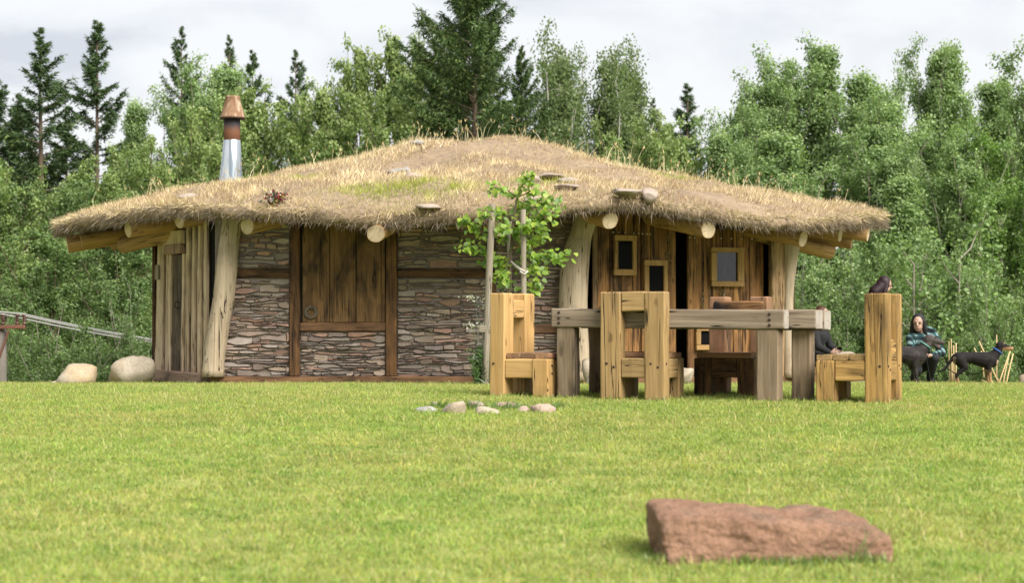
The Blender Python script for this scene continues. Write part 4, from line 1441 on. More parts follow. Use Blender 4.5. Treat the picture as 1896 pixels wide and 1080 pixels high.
gr = 'stones on the turf roof'
for i, (q, w, h, m_, lab) in enumerate((
        ((735, 322), 0.30, 0.09, 'grey_rock', 'light grey stone among loose stones left of the roof middle'),
        ((764, 330), 0.24, 0.07, 'pink_rock', 'flat pinkish stone right of the grey ones on the roof'),
        ((752, 318), 0.16, 0.06, 'grey_rock', 'tiny grey stone above the other loose roof stones'),
        ((797, 386), 0.34, 0.05, 'pink_rock', 'thin pale slab near the eave above the middle post'),
        ((350, 367), 0.34, 0.06, 'pink_rock', 'pale slab near the left eave by the chimney'),
        ((774, 268), 0.24, 0.08, 'grey_rock', 'grey stone on the skyline left of the roof top'),
        ((1020, 330), 0.36, 0.06, 'pink_rock', 'pale flat slab just right of the sapling top'),
        ((1052, 336), 0.30, 0.05, 'pink_rock', 'second pale slab right of the sapling top'),
        ((1048, 350), 0.34, 0.05, 'cream_rock', 'long low slab below the two pale ones on the roof'),
        ((988, 340), 0.24, 0.11, 'pink_rock', 'rounded pinkish stone behind the sapling leaves'),
        ((985, 374), 0.26, 0.09, 'pink_rock', 'pink stone low on the roof behind the sapling'),
        ((1160, 368), 0.42, 0.07, 'cream_rock', 'long pale slab near the eave over the right trunk post'),
        ((1202, 369), 0.28, 0.12, 'pink_rock', 'rounded pink stone beside the long slab at the eave'))):
    p = roof_hit(*q)
    if p is None: continue
    boulder('roof_stone', (w * 1.05, w * 0.9, h * 1.5), 60 + i, M_['roof_rock'] if m_ != 'grey_rock' else M_['grey_rock'], (p.x, p.y, p.z + 0.02), 0.4 * i, 0.0, lab, 'stone', gr, 3, 0.55, 0.12, None, 0.47)

# small pot-like clump of coloured stonecrop with a stone on the roof edge
p = roof_hit(512, 378)
fp = empty('stonecrop_clump', p, 'small clump of red and white stonecrop around a stone at the roof edge', 'plant')
b = boulder('stone', (0.20, 0.16, 0.20), 91, M_['pink_rock'], (p.x, p.y + 0.06, p.z + 0.0), 0, 0, None, None, None, 2, 0.3, 0.1, fp, 0.1)
n = 240
q = RNG.normal(0, 1, (n, 3)) * [0.075, 0.05, 0.04] + [p.x, p.y - 0.07, p.z + 0.06]
d = RNG.normal(size=(n, 3)); d[:, 2] = np.abs(d[:, 2]); d /= np.linalg.norm(d, axis=1)[:, None]
pal = np.array([[0.22, 0.025, 0.035], [0.10, 0.08, 0.05], [0.55, 0.52, 0.45], [0.09, 0.12, 0.05], [0.45, 0.38, 0.12], [0.06, 0.05, 0.05]])
cc = pal[RNG.integers(0, 6, n)]
red = q[:, 0] > p.x + 0.02
cc[red & (RNG.random(n) < 0.45)] = pal[0]
V, F, C = blades(q, d, np.full(n, 0.045), np.full(n, 0.028), np.zeros((n, 3)), cc)
add('leaves', big_mesh('leaves', V, F, C), fp, None, leaf_mat('stonecrop_leaves', None, 0.2))

# ------------------------------------------------------------------ wreath on the shutter
wc = FB(576.5, 579, -0.055)
wr = empty('wreath', wc, 'small twig wreath hanging on the dark shutter', 'wreath')
paths = []
for k in range(16):
    ph, r0 = random.uniform(0, 6.28), random.uniform(-0.013, 0.013)
    pts = []
    for t in np.linspace(0, 2 * math.pi * 0.98, 26):
        rr = 0.068 + r0 + 0.012 * math.sin(t * 7 + ph) + 0.004 * math.sin(t * 13 + ph)
        pts.append((wc.x + rr * math.cos(t + ph), wc.y + 0.012 * math.cos(t * 7 + ph), wc.z + rr * math.sin(t + ph)))
    paths.append((np.array(pts), np.full(26, 0.0065)))
add('twigs', tube_mesh('twigs', paths, 5), wr, None, plain('wreath_twigs', (0.13, 0.10, 0.07), 0.9))

# dried herb bundles on the timber wall
herb_m = leaf_mat('dried_herbs', (0.22, 0.16, 0.07), 0.2, vary=0.5)
for (px, y0, y1, w, lab, dn) in ((1234, 432, 485, 0.045, 'dried herb bundle hanging left of the dark doorway', 0.06), (1301, 540, 605, 0.06, 'dried herb bundle hanging below and left of the bright window', 0.0), (1338, 534, 552, 0.06, 'small dried sprig under the bright window', 0.0)):
    p = onR(px, dn); za, zb_ = zat(p, y0), zat(p, y1)
    h = tag(empty('herb_bundle', Vector((p.x, p.y, za))), lab, 'herbs', 'dried herbs on the hut wall')
    n = 90
    t = RNG.random(n)
    q = np.stack([p.x + RNG.normal(0, w * 0.35, n) * (0.3 + t), p.y + RNG.normal(0, 0.012, n), za + (zb_ - za) * t], 1)
    d = RNG.normal(size=(n, 3)) * [0.6, 0.3, 0.4] - [0, 0, 0.8]; d /= np.linalg.norm(d, axis=1)[:, None]
    V, F, C = blades(q, d, RNG.uniform(0.03, 0.07, n), RNG.uniform(0.006, 0.016, n), RNG.normal(0, 0.2, (n, 3)), np.ones((n, 3)))
    add('stems', big_mesh('stems', V, F, C), h, None, herb_m)

# ------------------------------------------------------------------ staked sapling
DS = 24.2
sb = P(944, 700, DS); sb.z = gz(sb.x, DS)
sap = empty('young_linden_tree', sb, 'young leafy sapling tied between wooden stakes', 'tree')
bark = plain('sapling_bark', (0.13, 0.10, 0.065), 0.85, nscale=40, var=0.3)
sp = lambda px, py, dd=0.0: np.array(tuple(P(px, py, DS + dd)))
trunk_pts = [np.array(tuple(sb - Vector((0, 0, 0.05)))), sp(945, 620), sp(943, 540), sp(945, 480), sp(948, 430, .03), sp(952, 395), sp(958, 365, -.03), sp(966, 345), sp(975, 328)]
add('trunk', tube_mesh('trunk', [(np.array(trunk_pts), np.linspace(0.026, 0.006, len(trunk_pts)))], 8), sap, None, bark)
LB = [  # branches: start on trunk, then points; leaves cluster along them
    [(958, 365), (940, 352), (924, 350), (910, 343)], [(966, 345), (972, 335), (985, 325)], [(952, 395), (938, 400), (925, 392), (908, 392), (892, 388)],
    [(950, 405), (975, 392), (1000, 378), (1022, 372), (1036, 368)], [(950, 410), (985, 405), (1010, 396), (1028, 392)], [(948, 430), (920, 440), (895, 435), (880, 420), (865, 410), (852, 405)],
    [(945, 470), (915, 470), (890, 462), (870, 455), (856, 458)], [(948, 440), (985, 440), (1000, 430), (1012, 425)], [(945, 480), (975, 470), (1000, 472), (1030, 475), (1055, 468)],
    [(946, 450), (960, 455), (975, 450), (985, 462)], [(944, 500), (930, 480), (915, 485), (905, 478)], [(945, 500), (965, 492), (985, 490), (1000, 500)], [(943, 530), (930, 515), (925, 505)],
    [(944, 540), (985, 530), (995, 518)], [(952, 395), (960, 385), (975, 380), (985, 372)], [(948, 430), (935, 425), (925, 420)], [(947, 440), (955, 428), (972, 420), (985, 415)], [(958, 365), (970, 360), (985, 352), (998, 356)],
]
lv, lf = [], []
outline = [(0, 0), (0.32, 0.02), (0.5, 0.28), (0.42, 0.6), (0.18, 0.86), (0, 1.08), (-0.18, 0.86), (-0.42, 0.6), (-0.5, 0.28), (-0.32, 0.02)]
me_leaf = []
for v_ in range(4):
    V = [(0, 0.42, -0.03)] + [(x * 0.9 + random.uniform(-.03, .03), y, 0.10 * abs(x) * 2 - 0.12 * y * y + random.uniform(-.03, .03)) for (x, y) in outline]
    F = [(0, k + 1, (k + 1) % len(outline) + 1) for k in range(len(outline))]
    m0 = mesh('leaf', V, F, True)
    base = ((0.25, 0.37, 0.045), (0.17, 0.28, 0.04), (0.35, 0.45, 0.065), (0.11, 0.20, 0.035))[v_]
    m0.materials.append(leaf_mat('linden_leaf', base, 0.5, vary=0.1, gloss=0.03))
    me_leaf.append(m0)
rl = random.Random(5)
for br in LB:
    dz = rl.uniform(-0.35, 0.35)
    pts = [sp(px, py, dz * i / (len(br) - 1)) for i, (px, py) in enumerate(br)]
    bo = add('branch', tube_mesh('branch', [(np.array(pts), np.linspace(0.010, 0.003, len(pts)))], 5), sap, None, bark)
    seglen = sum(np.linalg.norm(pts[i + 1] - pts[i]) for i in range(len(pts) - 1))
    nl = int(15 + seglen * 78)
    for k in range(nl):
        t = (0.15 + 0.85 * rl.random() ** 0.75) * (len(pts) - 1)
        i = min(int(t), len(pts) - 2)
        q = Vector(pts[i] + (pts[i + 1] - pts[i]) * (t - i)) + Vector((rl.gauss(0, 0.045), rl.gauss(0, 0.06), rl.gauss(-0.01, 0.045)))
        s = rl.uniform(0.045, 0.088)
        face = Vector((rl.gauss(0, 0.5), rl.gauss(-0.55, 0.4), rl.uniform(0.3, 1.0))).normalized()
        dirv = Vector((rl.gauss(0, 0.7), rl.gauss(-0.2, 0.5), rl.gauss(-0.7, 0.4)))
        y = (dirv - face * dirv.dot(face)).normalized()
        x = y.cross(face)
        M = Matrix((x * s, y * s, face * s)).transposed().to_4x4(); M.translation = q
        add('leaf', me_leaf[rl.choice((0, 0, 1, 1, 2, 3))], bo, M)
gk = 'stakes holding the sapling'
for (a, b, dd, lab, w) in (((912, 377), (897, 712), -0.25, 'leaning left stake of the sapling', 0.08), ((944, 410), (941, 712), 0.45, 'middle stake standing behind the sapling', 0.065), ((968, 388), (972, 712), -0.2, 'right stake of the sapling with the rope around it', 0.07)):
    p0, p1 = P(b[0], b[1], DS + dd), P(a[0], a[1], DS + dd)
    p0.z = gz(p0.x, p0.y) - 0.05
    o = log('stake', p0, p1, w / 2 * 1.05, w / 2 * 0.95, M_['stake'], M_['end_grey'], None, 12, 4, 0.004)
    tag(o, lab, 'stake', gk)
pb0, pb1 = P(888, 609, DS - 0.28), P(912, 609, DS - 0.28)
o = hbeam('brace_board', pb0, pb1, 13 / F_PX * DS, 0.03, M_['stake'], None, segs=1, ch=0.004)
tag(o, 'short grey board nailed across the left stake', 'board')
rp = [sp(946, 484, 0), sp(955, 492, -.1), sp(966, 500, -.24), sp(972, 503, -.25), sp(970, 507, -.16), sp(962, 500, -.12), sp(950, 490, 0.04), sp(944, 487, 0.02)]
o = add('tie_rope', tube_mesh('tie_rope', [(np.array(rp), np.full(len(rp), 0.011)), (np.array([sp(963, 503, -.25), sp(971, 508, -.27), sp(977, 503, -.22), sp(971, 500, -.15), sp(964, 505, -.19)]), np.full(5, 0.011))], 6), None, None, plain('pale_rope', (0.45, 0.42, 0.36), 0.9))
tag(o, 'pale rope tying the sapling to the right stake', 'rope')
# wire netting guard round the sapling foot
mw = plain('galvanised_wire', (0.25, 0.25, 0.24), 0.6, 0.5)
paths = []
gx0 = P(916, 600, DS)
for k in range(15):
    for sgn in (-1, 1):
        pts = []
        for j in range(15):
            t = j / 14
            a = 2 * math.pi * (k / 15) + sgn * t * 2.6
            pts.append((gx0.x + 0.05 + 0.28 * math.cos(a), DS + 0.08 + 0.28 * math.sin(a), gz(gx0.x, DS) + 0.02 + 1.08 * t))
        paths.append((np.array(pts), np.full(15, 0.0022)))
o = add('wire_guard', tube_mesh('wire_guard', paths, 3), None, None, mw)
tag(o, 'thin wire netting guard around the foot of the sapling', 'wire guard')

# weeds and white umbels round the stake
def weed(px0, px1, ytop, d, n, label, col, white=0.0, name='weed_clump'):
    c = P((px0 + px1) / 2, 700, d); c.z = gz(c.x, d)
    root = empty(name, c, label, 'weeds', 'weeds at the foot of the sapling')
    w = (px1 - px0) / F_PX * d
    h = ZC - (ytop - HY) / F_PX * d - c.z
    VV, FF, CC, off = [], [], [], 0
    for k in range(n):
        b = np.array([c.x + RNG.uniform(-0.5, 0.5) * w * 0.7, d + RNG.uniform(-0.12, 0.12), c.z - 0.01])
        hh = h * RNG.uniform(0.55, 1.0)
        lean = np.array([RNG.normal(0, 0.12), RNG.normal(0, 0.12), 0]) * hh
        m = 34
        t = RNG.random(m) ** 0.8
        pos = b + np.outer(t, np.array([0, 0, hh])) + np.outer(t ** 2, lean)
        dd = RNG.normal(size=(m, 3)); dd[:, 2] = np.abs(dd[:, 2]) * 0.6 + 0.3; dd /= np.linalg.norm(dd, axis=1)[:, None]
        cl = np.tile(np.array(col), (m, 1)) * RNG.uniform(0.6, 1.3, (m, 1))
        V, F, C = blades(pos, dd, RNG.uniform(0.04, 0.10, m), RNG.uniform(0.008, 0.016, m), RNG.normal(0, 0.2, (m, 3)) - [0, 0, 0.15], cl)
        VV.append(V); FF.append(F + off); CC.append(C); off += len(V)
        V, F, C = blades(b[None], np.array([[lean[0] / hh, lean[1] / hh, 1.0]]), np.array([hh]), np.array([0.008]), np.zeros((1, 3)), np.array([col]) * 0.9)
        VV.append(V); FF.append(F + off); CC.append(C); off += len(V)
        if RNG.random() < white:
            m = 40
            tip = b + np.array([0, 0, hh]) + lean
            pos = tip + RNG.normal(0, 1, (m, 3)) * [0.045, 0.045, 0.02]
            dd = RNG.normal(size=(m, 3)); dd /= np.linalg.norm(dd, axis=1)[:, None]
            V, F, C = blades(pos, dd, np.full(m, 0.022), np.full(m, 0.018), np.zeros((m, 3)), np.tile([[0.62, 0.62, 0.5]], (m, 1)))
            VV.append(V); FF.append(F + off); CC.append(C); off += len(V)
    add('stems', big_mesh('stems', np.concatenate(VV), np.concatenate(FF), np.concatenate(CC)), root, None, leaf_mat('weed_leaves', None, 0.3))
    return root


weed(876, 906, 640, DS - 0.2, 26, 'dense green weeds at the foot of the left stake', (0.075, 0.14, 0.035))
weed(884, 906, 575, DS + 0.1, 5, 'white flowering weeds left of the left stake', (0.10, 0.16, 0.06), 0.5)
weed(912, 962, 532, DS + 0.1, 16, 'tall white flowering weeds behind the yellow chair', (0.10, 0.16, 0.06), 0.9)

# grass tufts left unmown against stones
tuft_m = leaf_mat('long_grass', None, 0.35, vary=0.3)


def tuft(px, d, n, h, spread, label, cat='grass tuft', group='unmown grass tufts', col=(0.13, 0.22, 0.045)):
    x = (px - HX) / F_PX * d
    pos = np.stack([x + RNG.normal(0, spread, n), d + RNG.normal(0, spread * 0.5, n), np.zeros(n)], 1)
    pos[:, 2] = gz_np(pos[:, 0], pos[:, 1])
    dd = RNG.normal(size=(n, 3)) * [0.35, 0.35, 0]; dd[:, 2] = 1; dd /= np.linalg.norm(dd, axis=1)[:, None]
    V, F, C = blades(pos, dd, RNG.uniform(0.4, 1, n) * h, RNG.uniform(0.005, 0.009, n), RNG.normal(0, 0.3, (n, 3)) * [1, 1, 0.2], np.array(col) * RNG.uniform(0.6, 1.3, (n, 1)))
    o = add('grass_tuft', big_mesh('grass_tuft', V - np.array([x, d, 0]), F, C), None, Matrix.Translation((x, d, 0)), tuft_m)
    tag(o, label, cat, group, 'stuff')


tuft(812, 16.0, 90, 0.11, 0.05, 'dark grass tuft between the white and the tan lawn stone')
tuft(872, 16.0, 90, 0.12, 0.06, 'grass tuft right of the largest tan lawn stone')
tuft(940, 16.05, 160, 0.10, 0.10, 'wide grass tuft in the middle gap of the lawn stones')
tuft(1036, 16.2, 60, 0.10, 0.05, 'grass tuft at the right end of the lawn stones')
tuft(1440, 8.80, 60, 0.07, 0.14, 'low green tuft at the foot of the sandstone block', col=(0.12, 0.22, 0.05))
tuft(1575, 8.78, 14, 0.22, 0.05, 'long bent grass blades before the right end of the sandstone block', col=(0.13, 0.20, 0.06))
tuft(1350, 8.80, 40, 0.06, 0.08, 'small tuft before the left half of the sandstone block', col=(0.13, 0.22, 0.05))

def fringe(label, spots, h, name='grass_fringe'):
    """longer blades the mower leaves at the foot of things; spots: (x, y, n, spread)"""
    VV, FF, CC, off = [], [], [], 0
    for (x, y, n, sp_) in spots:
        pos = np.stack([x + RNG.normal(0, sp_, n), y + RNG.normal(0, sp_ * 0.5, n), np.zeros(n)], 1)
        pos[:, 2] = gz_np(pos[:, 0], pos[:, 1])
        dd = RNG.normal(size=(n, 3)) * [0.3, 0.3, 0]; dd[:, 2] = 1; dd /= np.linalg.norm(dd, axis=1)[:, None]
        V, F, C = blades(pos, dd, RNG.uniform(0.3, 1, n) * h, RNG.uniform(0.004, 0.007, n), RNG.normal(0, 0.3, (n, 3)) * [1, 1, 0.2], np.array((0.22, 0.30, 0.07)) * RNG.uniform(0.55, 1.2, (n, 1)))
        VV.append(V); FF.append(F + off); CC.append(C); off += len(V)
    o = add(name, big_mesh(name, np.concatenate(VV), np.concatenate(FF), np.concatenate(CC)), None, None, tuft_m)
    tag(o, label, 'grass', None, 'stuff')


db = d_of_y(1046, 1425)
fringe('longer grass along the foot of the sandstone block', [((1205 + k * 12 - HX) / F_PX * db, db - 0.03 + 0.02 * math.sin(k * 2.1), 26, 0.02) for k in range(37)], 0.065)
legs = []
for o in [q for q in bpy.data.objects if q.name.split('.')[0] in ('back_post', 'front_leg', 'table_leg')]:
    t = WM[o.name].translation
    for k in range(4): legs.append((t.x + (k - 1.5) * 0.05, t.y - 0.10, 9, 0.02))
fringe('longer grass around the feet of the table and chairs', legs, 0.075)
fringe('longer grass along the foot of the hut wall', [(FX(395 + k * 12), 26.3, 10, 0.05) for k in range(42)], 0.08)

# ------------------------------------------------------------------ power line
DP = 36.0
pm = plain('weathered_pole', (0.16, 0.14, 0.12), 0.9, nscale=8)
rm = plain('rust_brown_steel', (0.16, 0.065, 0.045), 0.75, 0.1, nscale=14, var=0.3)
im = plain('brown_insulator_glaze', (0.09, 0.035, 0.028), 0.25, spec=0.6)
wm_ = plain('weathered_cable', (0.36, 0.35, 0.34), 0.6, 0.3)


def pole(px, pd, ybeam, label, x_right):
    b = P(px, ybeam, pd); g0 = gz(b.x, b.y)
    root = empty('power_pole', Vector((b.x, b.y, g0)), label, 'power pole')
    log('post', Vector((b.x, b.y, g0 - 0.3)), Vector((b.x, b.y, b.z + 0.02)), 0.12, 0.10, pm, pm, root, 12, 4, 0.01)
    u_ = pd / F_PX
    hbeam('cross_arm', Vector((b.x - 45 * u_, b.y - 0.13, b.z)), Vector((b.x + x_right * u_, b.y - 0.13, b.z)), 0.07, 0.08, rm, root)
    for sg in (-1, 1):
        timber('arm_brace', Vector((b.x, b.y - 0.13, b.z - 0.55)), Vector((b.x + sg * 18 * u_, b.y - 0.14, b.z - 0.06)), 0.05, 0.03, rm, root)
    ins = []
    prof = [(0.03, -0.09), (0.055, -0.085), (0.055, -0.03), (0.03, -0.028)]
    for j in range(4):
        prof += [(0.03, j * 0.042), (0.062, j * 0.042 + 0.006), (0.058, j * 0.042 + 0.022), (0.03, j * 0.042 + 0.03)]
    me = lathe('insulator', prof, 12)
    for dx in (-41, -30, 7, 33, 46):
        p = Vector((b.x + dx * u_, b.y - 0.13, b.z + 0.11))
        add('insulator', me, root, Matrix.Translation(p) @ Matrix.Scale(0.75, 4), im)
        ins.append(p + Vector((0, 0, 0.125)))
    return ins


i1 = pole(2, DP, 606, 'rusty armed power pole with brown insulators at the left edge', 48)
i2 = pole(760, 46.0, 668, 'second power pole hidden behind the hut', 48)
for k, (a, lab) in enumerate(((2, 'lowest power cable running behind the hut'), (3, 'middle power cable running behind the hut'), (4, 'upper power cable running behind the hut'))):
    p, q = i1[a], i2[a]
    pts = []
    for t in np.linspace(-0.35, 1, 40):
        v = p.lerp(q, t)
        v = v - Vector((0, 0, 0.35 * 4 * max(t, 0) * (1 - t))) + Vector((0, 0, 0.12 * (0 if t > 0 else 1) * t * t * 4))
        pts.append(tuple(v))
    o = add('power_cable', tube_mesh('power_cable', [(np.array(pts), np.full(40, 0.015))], 5), None, None, wm_)
    tag(o, lab, 'cable', 'power cables')

# ------------------------------------------------------------------ canes
cane_m = wood('pale_cane', (0.62, 0.46, 0.25), (0.52, 0.37, 0.18), (0.3, 0.2, 0.1), 0.1, 0.3, 0.6, 0.15, 0.15, False)
CN = [((1757, 632), (1758, 716)), ((1761, 628), (1762, 716)), ((1766, 640), (1766, 716)), ((1770, 635), (1770, 716)), ((1763, 655), (1764, 716)),
      ((1803, 645), (1842, 716)), ((1812, 632), (1852, 716)), ((1845, 620), (1846, 716)), ((1868, 660), (1856, 716)), ((1876, 655), (1862, 716)),
      ((1817, 650), (1822, 700)), ((1838, 690), (1858, 716)), ((1870, 650), (1848, 716)), ((1817, 704), (1845, 717))]
WH = ['first upright cane from the crouching woman', 'tallest cane of the upright bunch', 'third upright cane of the bunch', 'right hand cane of the upright bunch', 'short cane among the upright bunch',
      'leftmost slanting cane behind the second dog', 'long cane slanting over the dog\'s back', 'tall upright cane behind the dog\'s neck', 'cane under the dog\'s muzzle', 'rightmost leaning cane beyond the dog\'s nose',
      'short cane above the dog\'s back', 'short cane between the dog\'s front legs', 'cane leaning left beyond the dog\'s chest', 'cane lying nearly flat behind the front paws']
for (a, b), lab in zip(CN, WH):
    d0 = 26.95 + random.uniform(-0.05, 0.1)
    p1, p0 = P(*a, d0 + 0.1), P(*b, d0)
    p0.z = min(p0.z, gz(p0.x, p0.y) - 0.02) if b[1] > 710 else p0.z
    tag(log('cane', p0, p1, 0.010, 0.008, cane_m, cane_m, None, 8, 3, 0.003), lab, 'cane', 'pale canes stuck in the ground')
# ------------------------------------------------------------------ trees
def unit(v):
    return v / (np.linalg.norm(v, axis=-1, keepdims=True) + 1e-9)


def leaf_quads(c, d, nrm, L, W, col):
    s = unit(np.cross(nrm, d))
    L = L[:, None]; W = W[:, None]
    V = np.stack([c - d * L * 0.5, c + s * W * 0.5 - d * L * 0.05, c + d * L * 0.5, c - s * W * 0.5 - d * L * 0.05], 1).reshape(-1, 3)
    F = np.arange(len(c) * 4).reshape(-1, 4)
    return V, F, np.repeat(col, 4, axis=0)


def curve_pts(p0, d0, L, n, up, rg, wob=0.12):
    pts = [p0]; d = d0 / np.linalg.norm(d0)
    for _ in range(n):
        d = d + np.array([0, 0, up]) / n + rg.normal(0, wob, 3) / n * 2
        d /= np.linalg.norm(d)
        pts.append(pts[-1] + d * L / n)
    return np.array(pts)


def broadleaf(seed, H, Rw, n_limb, n_leaf, leaf, cols, base=0.25, shape='oval', tr=0.13, elev=(25, 60), clump=0.30, droop=0.0, multi=1, up=0.5):
    """unit-built broadleaf tree: returns wood paths and leaf arrays"""
    rg = np.random.default_rng(seed)
    paths, cents, crad, ctip = [], [], [], []
    for s in range(multi):
        p0 = np.array([rg.normal(0, 0.25) * (multi > 1), rg.normal(0, 0.25) * (multi > 1), -0.3])
        lean = np.array([rg.normal(0, 0.05 + 0.07 * (multi > 1)), rg.normal(0, 0.05 + 0.07 * (multi > 1)), 1.0])
        tk = curve_pts(p0, lean, H * 0.95 * (1 if s == 0 else rg.uniform(0.7, 0.95)), 12, 0.3, rg, 0.12)
        paths.append((tk, np.linspace(tr * (1 if s == 0 else 0.7), 0.012, 13)))
        nl = n_limb // multi
        for k in range(nl):
            t = base + (0.97 - base) * ((k + rg.random()) / nl)
            i = t * 12; j = min(int(i), 11)
            p = tk[j] + (tk[j + 1] - tk[j]) * (i - j)
            q = (t - base) / (1 - base)
            env = {'oval': math.sin(math.pi * min(1, 0.18 + 0.80 * q)) ** 0.75, 'cone': (1.02 - q) ** 0.7 * min(1, 0.35 + q * 3), 'round': math.sqrt(max(0.05, 1 - (2 * q - 0.85) ** 2 / 1.35))}[shape]
            L = Rw * env * rg.uniform(0.45, 1.4)
            az = k * 2.399 + rg.normal(0, 0.4); el = R(rg.uniform(*elev)) + q * 0.35
            d = np.array([math.cos(az) * math.cos(el), math.sin(az) * math.cos(el), math.sin(el)])
            lp = curve_pts(p, d, max(0.4, L / max(0.45, math.cos(el))), 5, up, rg, 0.25)
            r0 = tr * (1 - t) * 0.45 + 0.016
            paths.append((lp, np.linspace(r0, 0.008, 6)))
            for b in range(5):
                tt = rg.uniform(0.3, 1.0) * 5; jj = min(int(tt), 4)
                bp = lp[jj] + (lp[jj + 1] - lp[jj]) * (tt - jj)
                bd = unit(lp[jj + 1] - lp[jj]) + rg.normal(0, 0.6, 3); bd[2] += 0.1 - droop
                bl = max(0.25, L * rg.uniform(0.22, 0.45))
                sp_ = curve_pts(bp, bd, bl, 3, up * 0.5 - droop * 1.6, rg, 0.3)
                paths.append((sp_, np.linspace(0.011, 0.004, 4)))
                for m in (1, 2, 3):
                    cents.append(sp_[m]); crad.append(clump * rg.uniform(0.6, 1.15)); ctip.append(m / 3 * 0.5 + 0.5 * q)
            cents.append(lp[-1]); crad.append(clump); ctip.append(1.0)
    cents = np.array(cents); crad = np.array(crad); ctip = np.array(ctip)
    idx = rg.integers(0, len(cents), n_leaf)
    off = rg.normal(size=(n_leaf, 3)); off = unit(off) * (rg.random((n_leaf, 1)) ** 0.5)
    off[:, 2] *= 0.75
    if droop: off[:, 2] -= rg.random(n_leaf) ** 1.2 * droop * 2.2
    c = cents[idx] + off * crad[idx][:, None]
    nrm = unit(off + rg.normal(0, 0.7, (n_leaf, 3)) + [0, 0, 0.6])
    d = unit(np.cross(nrm, rg.normal(size=(n_leaf, 3))))
    if droop: d = unit(d * 0.6 + [0, 0, -0.8])
    cl = rg.random(len(cents))
    a_, b_, y_ = [np.array(q) for q in cols]
    t = np.clip(cl[idx] * 0.75 + rg.normal(0, 0.2, n_leaf), 0, 1)[:, None]
    col = a_ * (1 - t) + b_ * t
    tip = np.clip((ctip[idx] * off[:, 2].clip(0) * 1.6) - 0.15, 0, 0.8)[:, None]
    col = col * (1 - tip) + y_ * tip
    L = rg.uniform(0.7, 1.25, n_leaf) * leaf
    return paths, leaf_quads(c, d, nrm, L, L * 0.72, col)


def spruce(seed, H, Rw, n_leaf, cols, gap=0.34, sparse=0.0, tr=0.16, bare=0.06, droop=0.35):
    rg = np.random.default_rng(seed)
    tk = curve_pts(np.array([0, 0, -0.3]), np.array([0, 0, 1.0]), H + 0.3, 12, 0.2, rg, 0.02)
    paths = [(tk, np.linspace(tr, 0.012, 13))]
    cs, ds, ws = [], [], []
    nb = int(150 / gap * 0.42)
    for b in range(nb):
        q = bare + (0.995 - bare) * ((b + rg.random()) / nb) ** 1.12
        z = q * H
        if rg.random() < sparse * min(1, (1 - q) * 4): continue
        L = Rw * (1 - q ** 3.2) + 0.06
        az = b * 2.399 + rg.normal(0, 0.5)
        Lb = L * (rg.uniform(0.45, 1.0) + 0.38 * math.sin(az * 1.0 + z * 0.7 + seed) * min(1, (1 - q) * 3))
        if Lb < 0.1: Lb = 0.1
        el = R(6 + 46 * q ** 1.5) - 0.12 + rg.normal(0, 0.14)
        d = np.array([math.cos(az) * math.cos(el), math.sin(az) * math.cos(el), math.sin(el)])
        i = q * 12; j = min(int(i), 11)
        p = tk[j] + (tk[j + 1] - tk[j]) * (i - j)
        bp = curve_pts(p, d, Lb, 6, -droop * (1 - q) + 0.05, rg, 0.12)
        bp[-1, 2] += 0.10 * Lb; bp[-2, 2] += 0.04 * Lb
        paths.append((bp, np.linspace(0.018 + 0.02 * (1 - q), 0.005, 7)))
        m = max(3, int(Lb * 15))
        for k in range(m):
            t = (0.15 + 0.85 * (k + rg.random()) / m) * 6; jj = min(int(t), 5)
            cs.append(bp[jj] + (bp[jj + 1] - bp[jj]) * (t - jj)); ds.append(unit(bp[jj + 1] - bp[jj])); ws.append((0.6 + 0.4 * (1 - t / 6)) * min(1.1, 0.10 + Lb * 0.75))
    cs, ds, ws = np.array(cs), np.array(ds), np.array(ws)
    idx = rg.integers(0, len(cs), n_leaf)
    sd = unit(np.cross(ds[idx], np.array([[0, 0, 1.0]]))) * rg.choice([-1, 1], (n_leaf, 1))
    tw = unit(ds[idx] * 0.55 + sd * rg.uniform(0, 1.1, (n_leaf, 1)) + np.array([0, 0, -1.0]) * rg.uniform(-0.1, 1.0, (n_leaf, 1)))
    ext = rg.random((n_leaf, 1)) ** 1.2 * 0.36 * ws[idx][:, None]
    c = cs[idx] + tw * ext + rg.normal(0, 0.02, (n_leaf, 3))
    nrm = unit(rg.normal(size=(n_leaf, 3)) + [0, 0, 0.5])
    d = unit(tw + rg.normal(0, 0.35, (n_leaf, 3)))
    a_, b_, y_ = [np.array(q) for q in cols]
    t = np.clip(rg.normal(0.45, 0.3, n_leaf), 0, 1)[:, None]
    col = a_ * (1 - t) + b_ * t
    tip = (ext[:, 0] > 0.24) & (rg.random(n_leaf) < 0.4)
    col[tip] = y_
    L = rg.uniform(0.08, 0.19, n_leaf)
    return paths, leaf_quads(c, d, nrm, L, rg.uniform(0.02, 0.042, n_leaf), col)


bark_grey = plain('grey_bark', (0.21, 0.185, 0.15), 0.9, nscale=12, var=0.4)
bark_brown = plain('brown_bark', (0.12, 0.085, 0.06), 0.9, nscale=12, var=0.4)
bark_pale = plain('pale_birch_bark', (0.45, 0.42, 0.38), 0.85, nscale=9, var=0.45)
crown_m = leaf_mat('tree_leaves', None, 0.45, (1, 1, 1), 0.35, 0.02)
needle_m = leaf_mat('spruce_needles', None, 0.12, (1, 1, 1), 0.4, 0.015)
G_BRIGHT = ((0.168, 0.2398, 0.0791), (0.2584, 0.3408, 0.1186), (0.4134, 0.4796, 0.2108))
G_MID = ((0.1139, 0.1819, 0.0646), (0.168, 0.2486, 0.0883), (0.2819, 0.3639, 0.1529))
G_POP = ((0.1643, 0.2488, 0.0988), (0.2504, 0.3499, 0.1457), (0.4068, 0.5132, 0.2408))
G_BIRCH = ((0.1217, 0.175, 0.0661), (0.1764, 0.2375, 0.0911), (0.2433, 0.3062, 0.1252))
